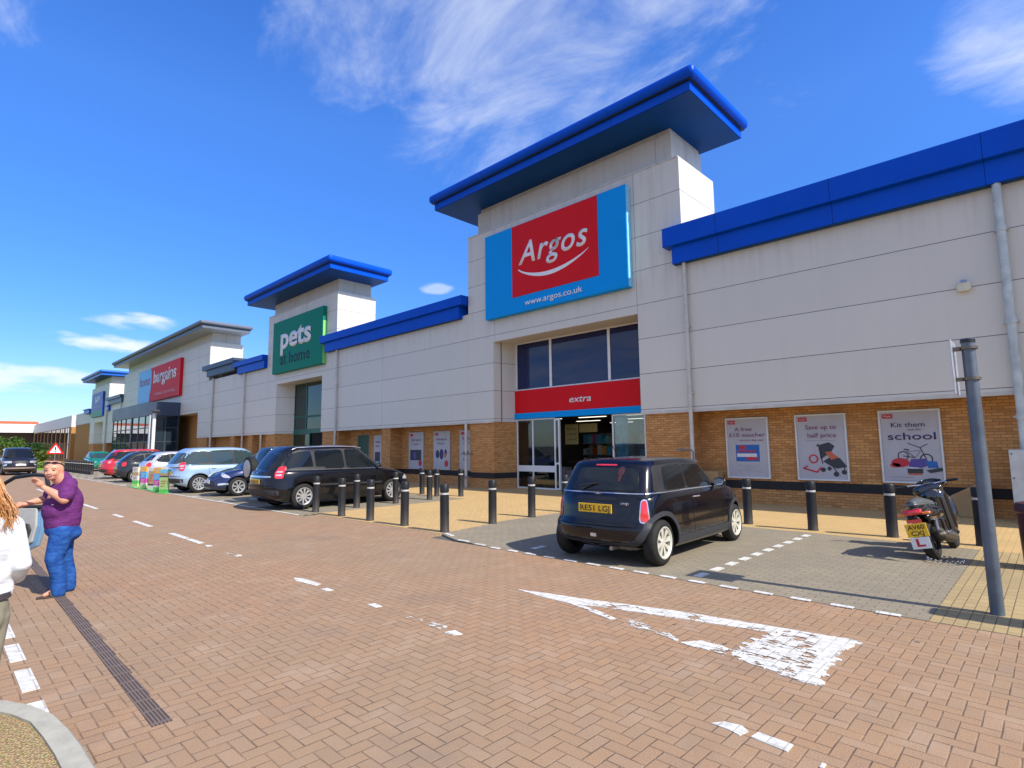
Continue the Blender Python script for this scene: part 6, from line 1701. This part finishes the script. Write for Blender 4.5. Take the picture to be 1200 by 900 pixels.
wf = MB(); wf.tube([DP(.0, .80), DP(.12, .93), DP(.30, 1.10), DP(.50, 1.20), DP(.80, 1.235), DP(1.0, 1.22), DP(1.04, 1.10), DP(1.02, .80)], .026, 8); wf.tube([DP(0, .80, .02), DP(1.0, .81, .02)], .028, 8)
wf.build('window_frame', M_TRIM, dr, world=False, smooth=True)
ml = MB(); ml.ball(DP(.10, .90, -.13), (.09, .07, .06), 14, 10); ml.tube([DP(.08, .85, -.02), DP(.1, .88, -.1)], .02, 8); ml.build('wing_mirror', M_TRIM, dr, world=False, smooth=True)
ha = MB(); ha.tube([DP(.38, .72, .05), DP(.40, .73, .08), DP(.55, .73, .08), DP(.57, .72, .05)], .012, 8); ha.build('door_handle', M_CHROME, dr, world=False, smooth=True)

# ------------------------------------------------------------------ the scooter
sc2 = empty('motor_scooter', (-1.29, 9.35, .006), label='black motor scooter with yellow AV60 CXJ plate and red L plate, leaning on its stand', cat='scooter')
sc2.rotation_euler = (0, R(-12.5), R(-4)); sc2.scale = (1.04, .9, .9)
M_SCB = plain('black_scooter_paint', (.008, .008, .011), .15, .6, var=.2, coat=1.); M_SCG = plain('dark_silver_plastic', (.10, .11, .12), .35, .5, .3); M_ENG = plain('engine_brown_metal', (.085, .07, .055), .5, .5, .5, var=.3, scale=18)
def swheel(y, r, wd):
    e = empty('wheel', (0, y, r), parent=sc2)
    MB().lathe([(r * .62, -wd * .35), (r * .8, -wd * .5), (r * .95, -wd * .36), (r, 0), (r * .95, wd * .36), (r * .8, wd * .5), (r * .62, wd * .35), (r * .62, -wd * .35)], ax='x', n=36).build('tyre', M_TYRE, e, world=False, smooth=True)
    m_ = MB(); m_.lathe([(r * .64, -.03), (r * .64, .03), (r * .56, .03), (r * .56, -.03), (r * .64, -.03)], ax='x', n=28)
    for k in range(5):
        a = k * 2 * PI / 5; m_.tube([(0, 0, 0), (0, math.cos(a) * r * .6, math.sin(a) * r * .6)], .02, 8)
    m_.lathe([(.001, -.05), (.05, -.05), (.05, .05), (.001, .05)], ax='x', n=16); m_.build('rim', M_SCG, e, world=False)
swheel(0, .265, .13); swheel(1.30, .27, .11)
fused('tail_body', [('t', (0, -.38, .72), (0, .1, .70), .055, .12), ('t', (0, .1, .70), (0, .60, .62), .13, .14), ('b', (0, .25, .62), (.15, .35, .12)), ('b', (.10, .05, .62), (.06, .3, .08)), ('b', (-.10, .05, .62), (.06, .3, .08)), ('t', (0, .6, .5), (0, .62, .34), .14, .13)], M_SCB, sc2, voxel=.014, it=3)
fused('seat', [('t', (0, -.28, .815), (0, .05, .80), .06, .10), ('t', (0, .05, .80), (0, .28, .765), .10, .10), ('t', (0, .28, .765), (0, .55, .745), .10, .085)], plain('grey_seat_vinyl', (.075, .08, .085), .5, .4), sc2, voxel=.014, it=4)
MB().tube([(-.10, .0, .80), (-.12, -.30, .80), (-.05, -.42, .81), (.05, -.42, .81), (.12, -.30, .80), (.10, .0, .80)], .014, 8).build('grab_rail', M_SCG, sc2, world=False, smooth=True)
fused('tail_light', [('t', (-.075, -.40, .72), (.075, -.40, .72), .034, .034), ('b', (0, -.42, .70), (.1, .035, .035))], M_REDL, sc2, voxel=.009, it=3)
for s in (1, -1): fused('indicator', [('t', (s * .10, -.38, .68), (s * .16, -.37, .68), .018, .024)], M_AMB, sc2, voxel=.007, it=2)
fused('rear_mudguard', [('t', (0, -.34, .60), (0, -.43, .34), .05, .035), ('b', (0, -.18, .50), (.07, .2, .06))], M_TRIM, sc2, voxel=.012, it=3)
MB().box(-.08, .08, -.46, -.45, .56, .61).build('red_reflector', M_REDL, sc2, world=False)
npl = MB().box(-.115, .115, -.475, -.465, .37, .555); npl.xf(Matrix.Translation((0, 0, 0))); pb = npl.build('number_plate', M_PLY, sc2, world=False, bevel=.006)
text('AV60', 'plate_lettering', M_BLACK, pb, (0, -.4755, .475), XR, UZ, w=.18, h=.062, bold=.016, depth=.0015, world=False)
text('CXJ', 'plate_lettering', M_BLACK, pb, (0, -.4755, .390), XR, UZ, w=.135, h=.062, bold=.016, depth=.0015, world=False)
lpl = MB().box(-.10, .10, -.478, -.470, .205, .365).build('learner_plate', M_PLW, sc2, world=False)
MB().prism([(-.045, .235), (.045, .235), (.045, .262), (-.015, .262), (-.015, .345), (-.045, .345)], -.4815, -.4782, 'y').build('red_letter', M_INKR, lpl, world=False)
fused('engine_block', [('b', (-.10, .1, .30), (.07, .3, .11)), ('b', (.05, .25, .32), (.10, .14, .12))], M_ENG, sc2, voxel=.014, it=2)
fused('exhaust', [('t', (.16, -.12, .34), (.17, .32, .26), .072, .078), ('t', (.17, .32, .26), (.12, .55, .2), .04, .02), ('t', (.16, -.12, .34), (.16, -.18, .35), .03, .03)], M_ENG, sc2, voxel=.012, it=2)
fused('exhaust_shield', [('t', (.215, -.05, .36), (.225, .25, .30), .035, .04)], M_SCG, sc2, voxel=.010, it=2)
for s in (1, -1):
    sa_ = MB(); sa_.tube([(s * .12, -.02, .30), (s * .12, .10, .60)], .018, 8)
    for k in range(8): sa_.lathe([(.024, -.008), (.034, 0), (.024, .008)], c=(s * .12, .005 + k * .011, .36 + k * .028), n=12)
    sa_.build('shock_absorber', M_CHROME, sc2, world=False, smooth=True)
fused('footboard', [('b', (0, .80, .30), (.17, .26, .05)), ('b', (.12, .85, .26), (.05, .32, .05)), ('b', (-.12, .85, .26), (.05, .32, .05))], M_SCB, sc2, voxel=.014, it=2)
fused('leg_shield', [('t', (0, 1.05, .35), (0, .98, .85), .16, .17), ('b', (.14, 1.08, .62), (.07, .07, .24)), ('b', (-.14, 1.08, .62), (.07, .07, .24)), ('b', (0, 1.15, .62), (.15, .12, .25))], M_SCB, sc2, voxel=.014, it=3)
fused('cockpit', [('b', (0, .98, .98), (.17, .12, .09)), ('b', (0, 1.08, 1.0), (.13, .1, .10)), ('b', (-.08, .93, .95), (.12, .09, .1))], M_SCB, sc2, voxel=.012, it=3)
MB().lathe([(.001, -.004), (.03, -.004), (.03, .004), (.001, .004)], c=(.08, .862, .93), ax='y', n=18).build('badge', M_CHROME, sc2, world=False)
ws_ = MB(); 
for i in range(8):
    a, b = -.2 + .05 * i, -.2 + .05 * (i + 1)
    ws_.add([(a, 1.16 - a * a * 2, 1.0), (b, 1.16 - b * b * 2, 1.0), (b * .7, 1.10 - b * b, 1.13 - b * b * .9), (a * .7, 1.10 - a * a, 1.13 - a * a * .9)], [(0, 1, 2, 3)])
so_ = ws_.build('flyscreen', M_CGLASS, sc2, world=False, smooth=True); m_ = so_.modifiers.new('s', 'SOLIDIFY'); m_.thickness = .006
MB().tube([(-.36, .86, 1.06), (-.22, .92, 1.06), (0, .96, 1.04), (.22, .92, 1.06), (.36, .86, 1.06)], .014, 10).build('handlebar', M_CHROME, sc2, world=False, smooth=True)
for s in (1, -1):
    MB().tube([(s * .24, .91, 1.06), (s * .38, .85, 1.06)], .020, 10).build('grip', M_BLACK, sc2, world=False, smooth=True)
    MB().tube([(s * .20, .95, 1.055), (s * .24, .985, 1.055), (s * .38, .935, 1.055)], .007, 6).build('brake_lever', M_CHROME, sc2, world=False, smooth=True)
for s in (1, -1): MB().tube([(s * .07, 1.30, .27), (s * .07, 1.12, .70)], .022, 10).build('fork', M_CHROME, sc2, world=False, smooth=True)
fused('front_mudguard', [('t', (0, 1.10, .50), (0, 1.34, .56), .065, .07), ('t', (0, 1.34, .56), (0, 1.54, .45), .07, .05)], M_SCB, sc2, voxel=.012, it=3)
MB().tube([(-.10, .42, .24), (-.23, .50, .015), (-.26, .52, .01)], .012, 8).build('side_stand', M_SCG, sc2, world=False)
chn = MB(); rnd = random.Random(3)
for k in range(40):
    a = 2 * PI * k / 40
    c = Vector((.10 + .19 * math.cos(a), -.12 + .17 * math.sin(a), .028 + (.02 if k % 2 else 0)))
    chn.ball(tuple(c), (.016, .012, .010), 8, 6)
cho = chn.build('chain_lock', plain('chain_steel', (.25, .25, .27), .35, .5, .7, var=.4, scale=30), None, world=False, smooth=True)
cho.location = (-1.27, 9.28, .004); tag(cho, 'silvery chain lock lying round the foot of the scooter rear tyre', 'chain lock')
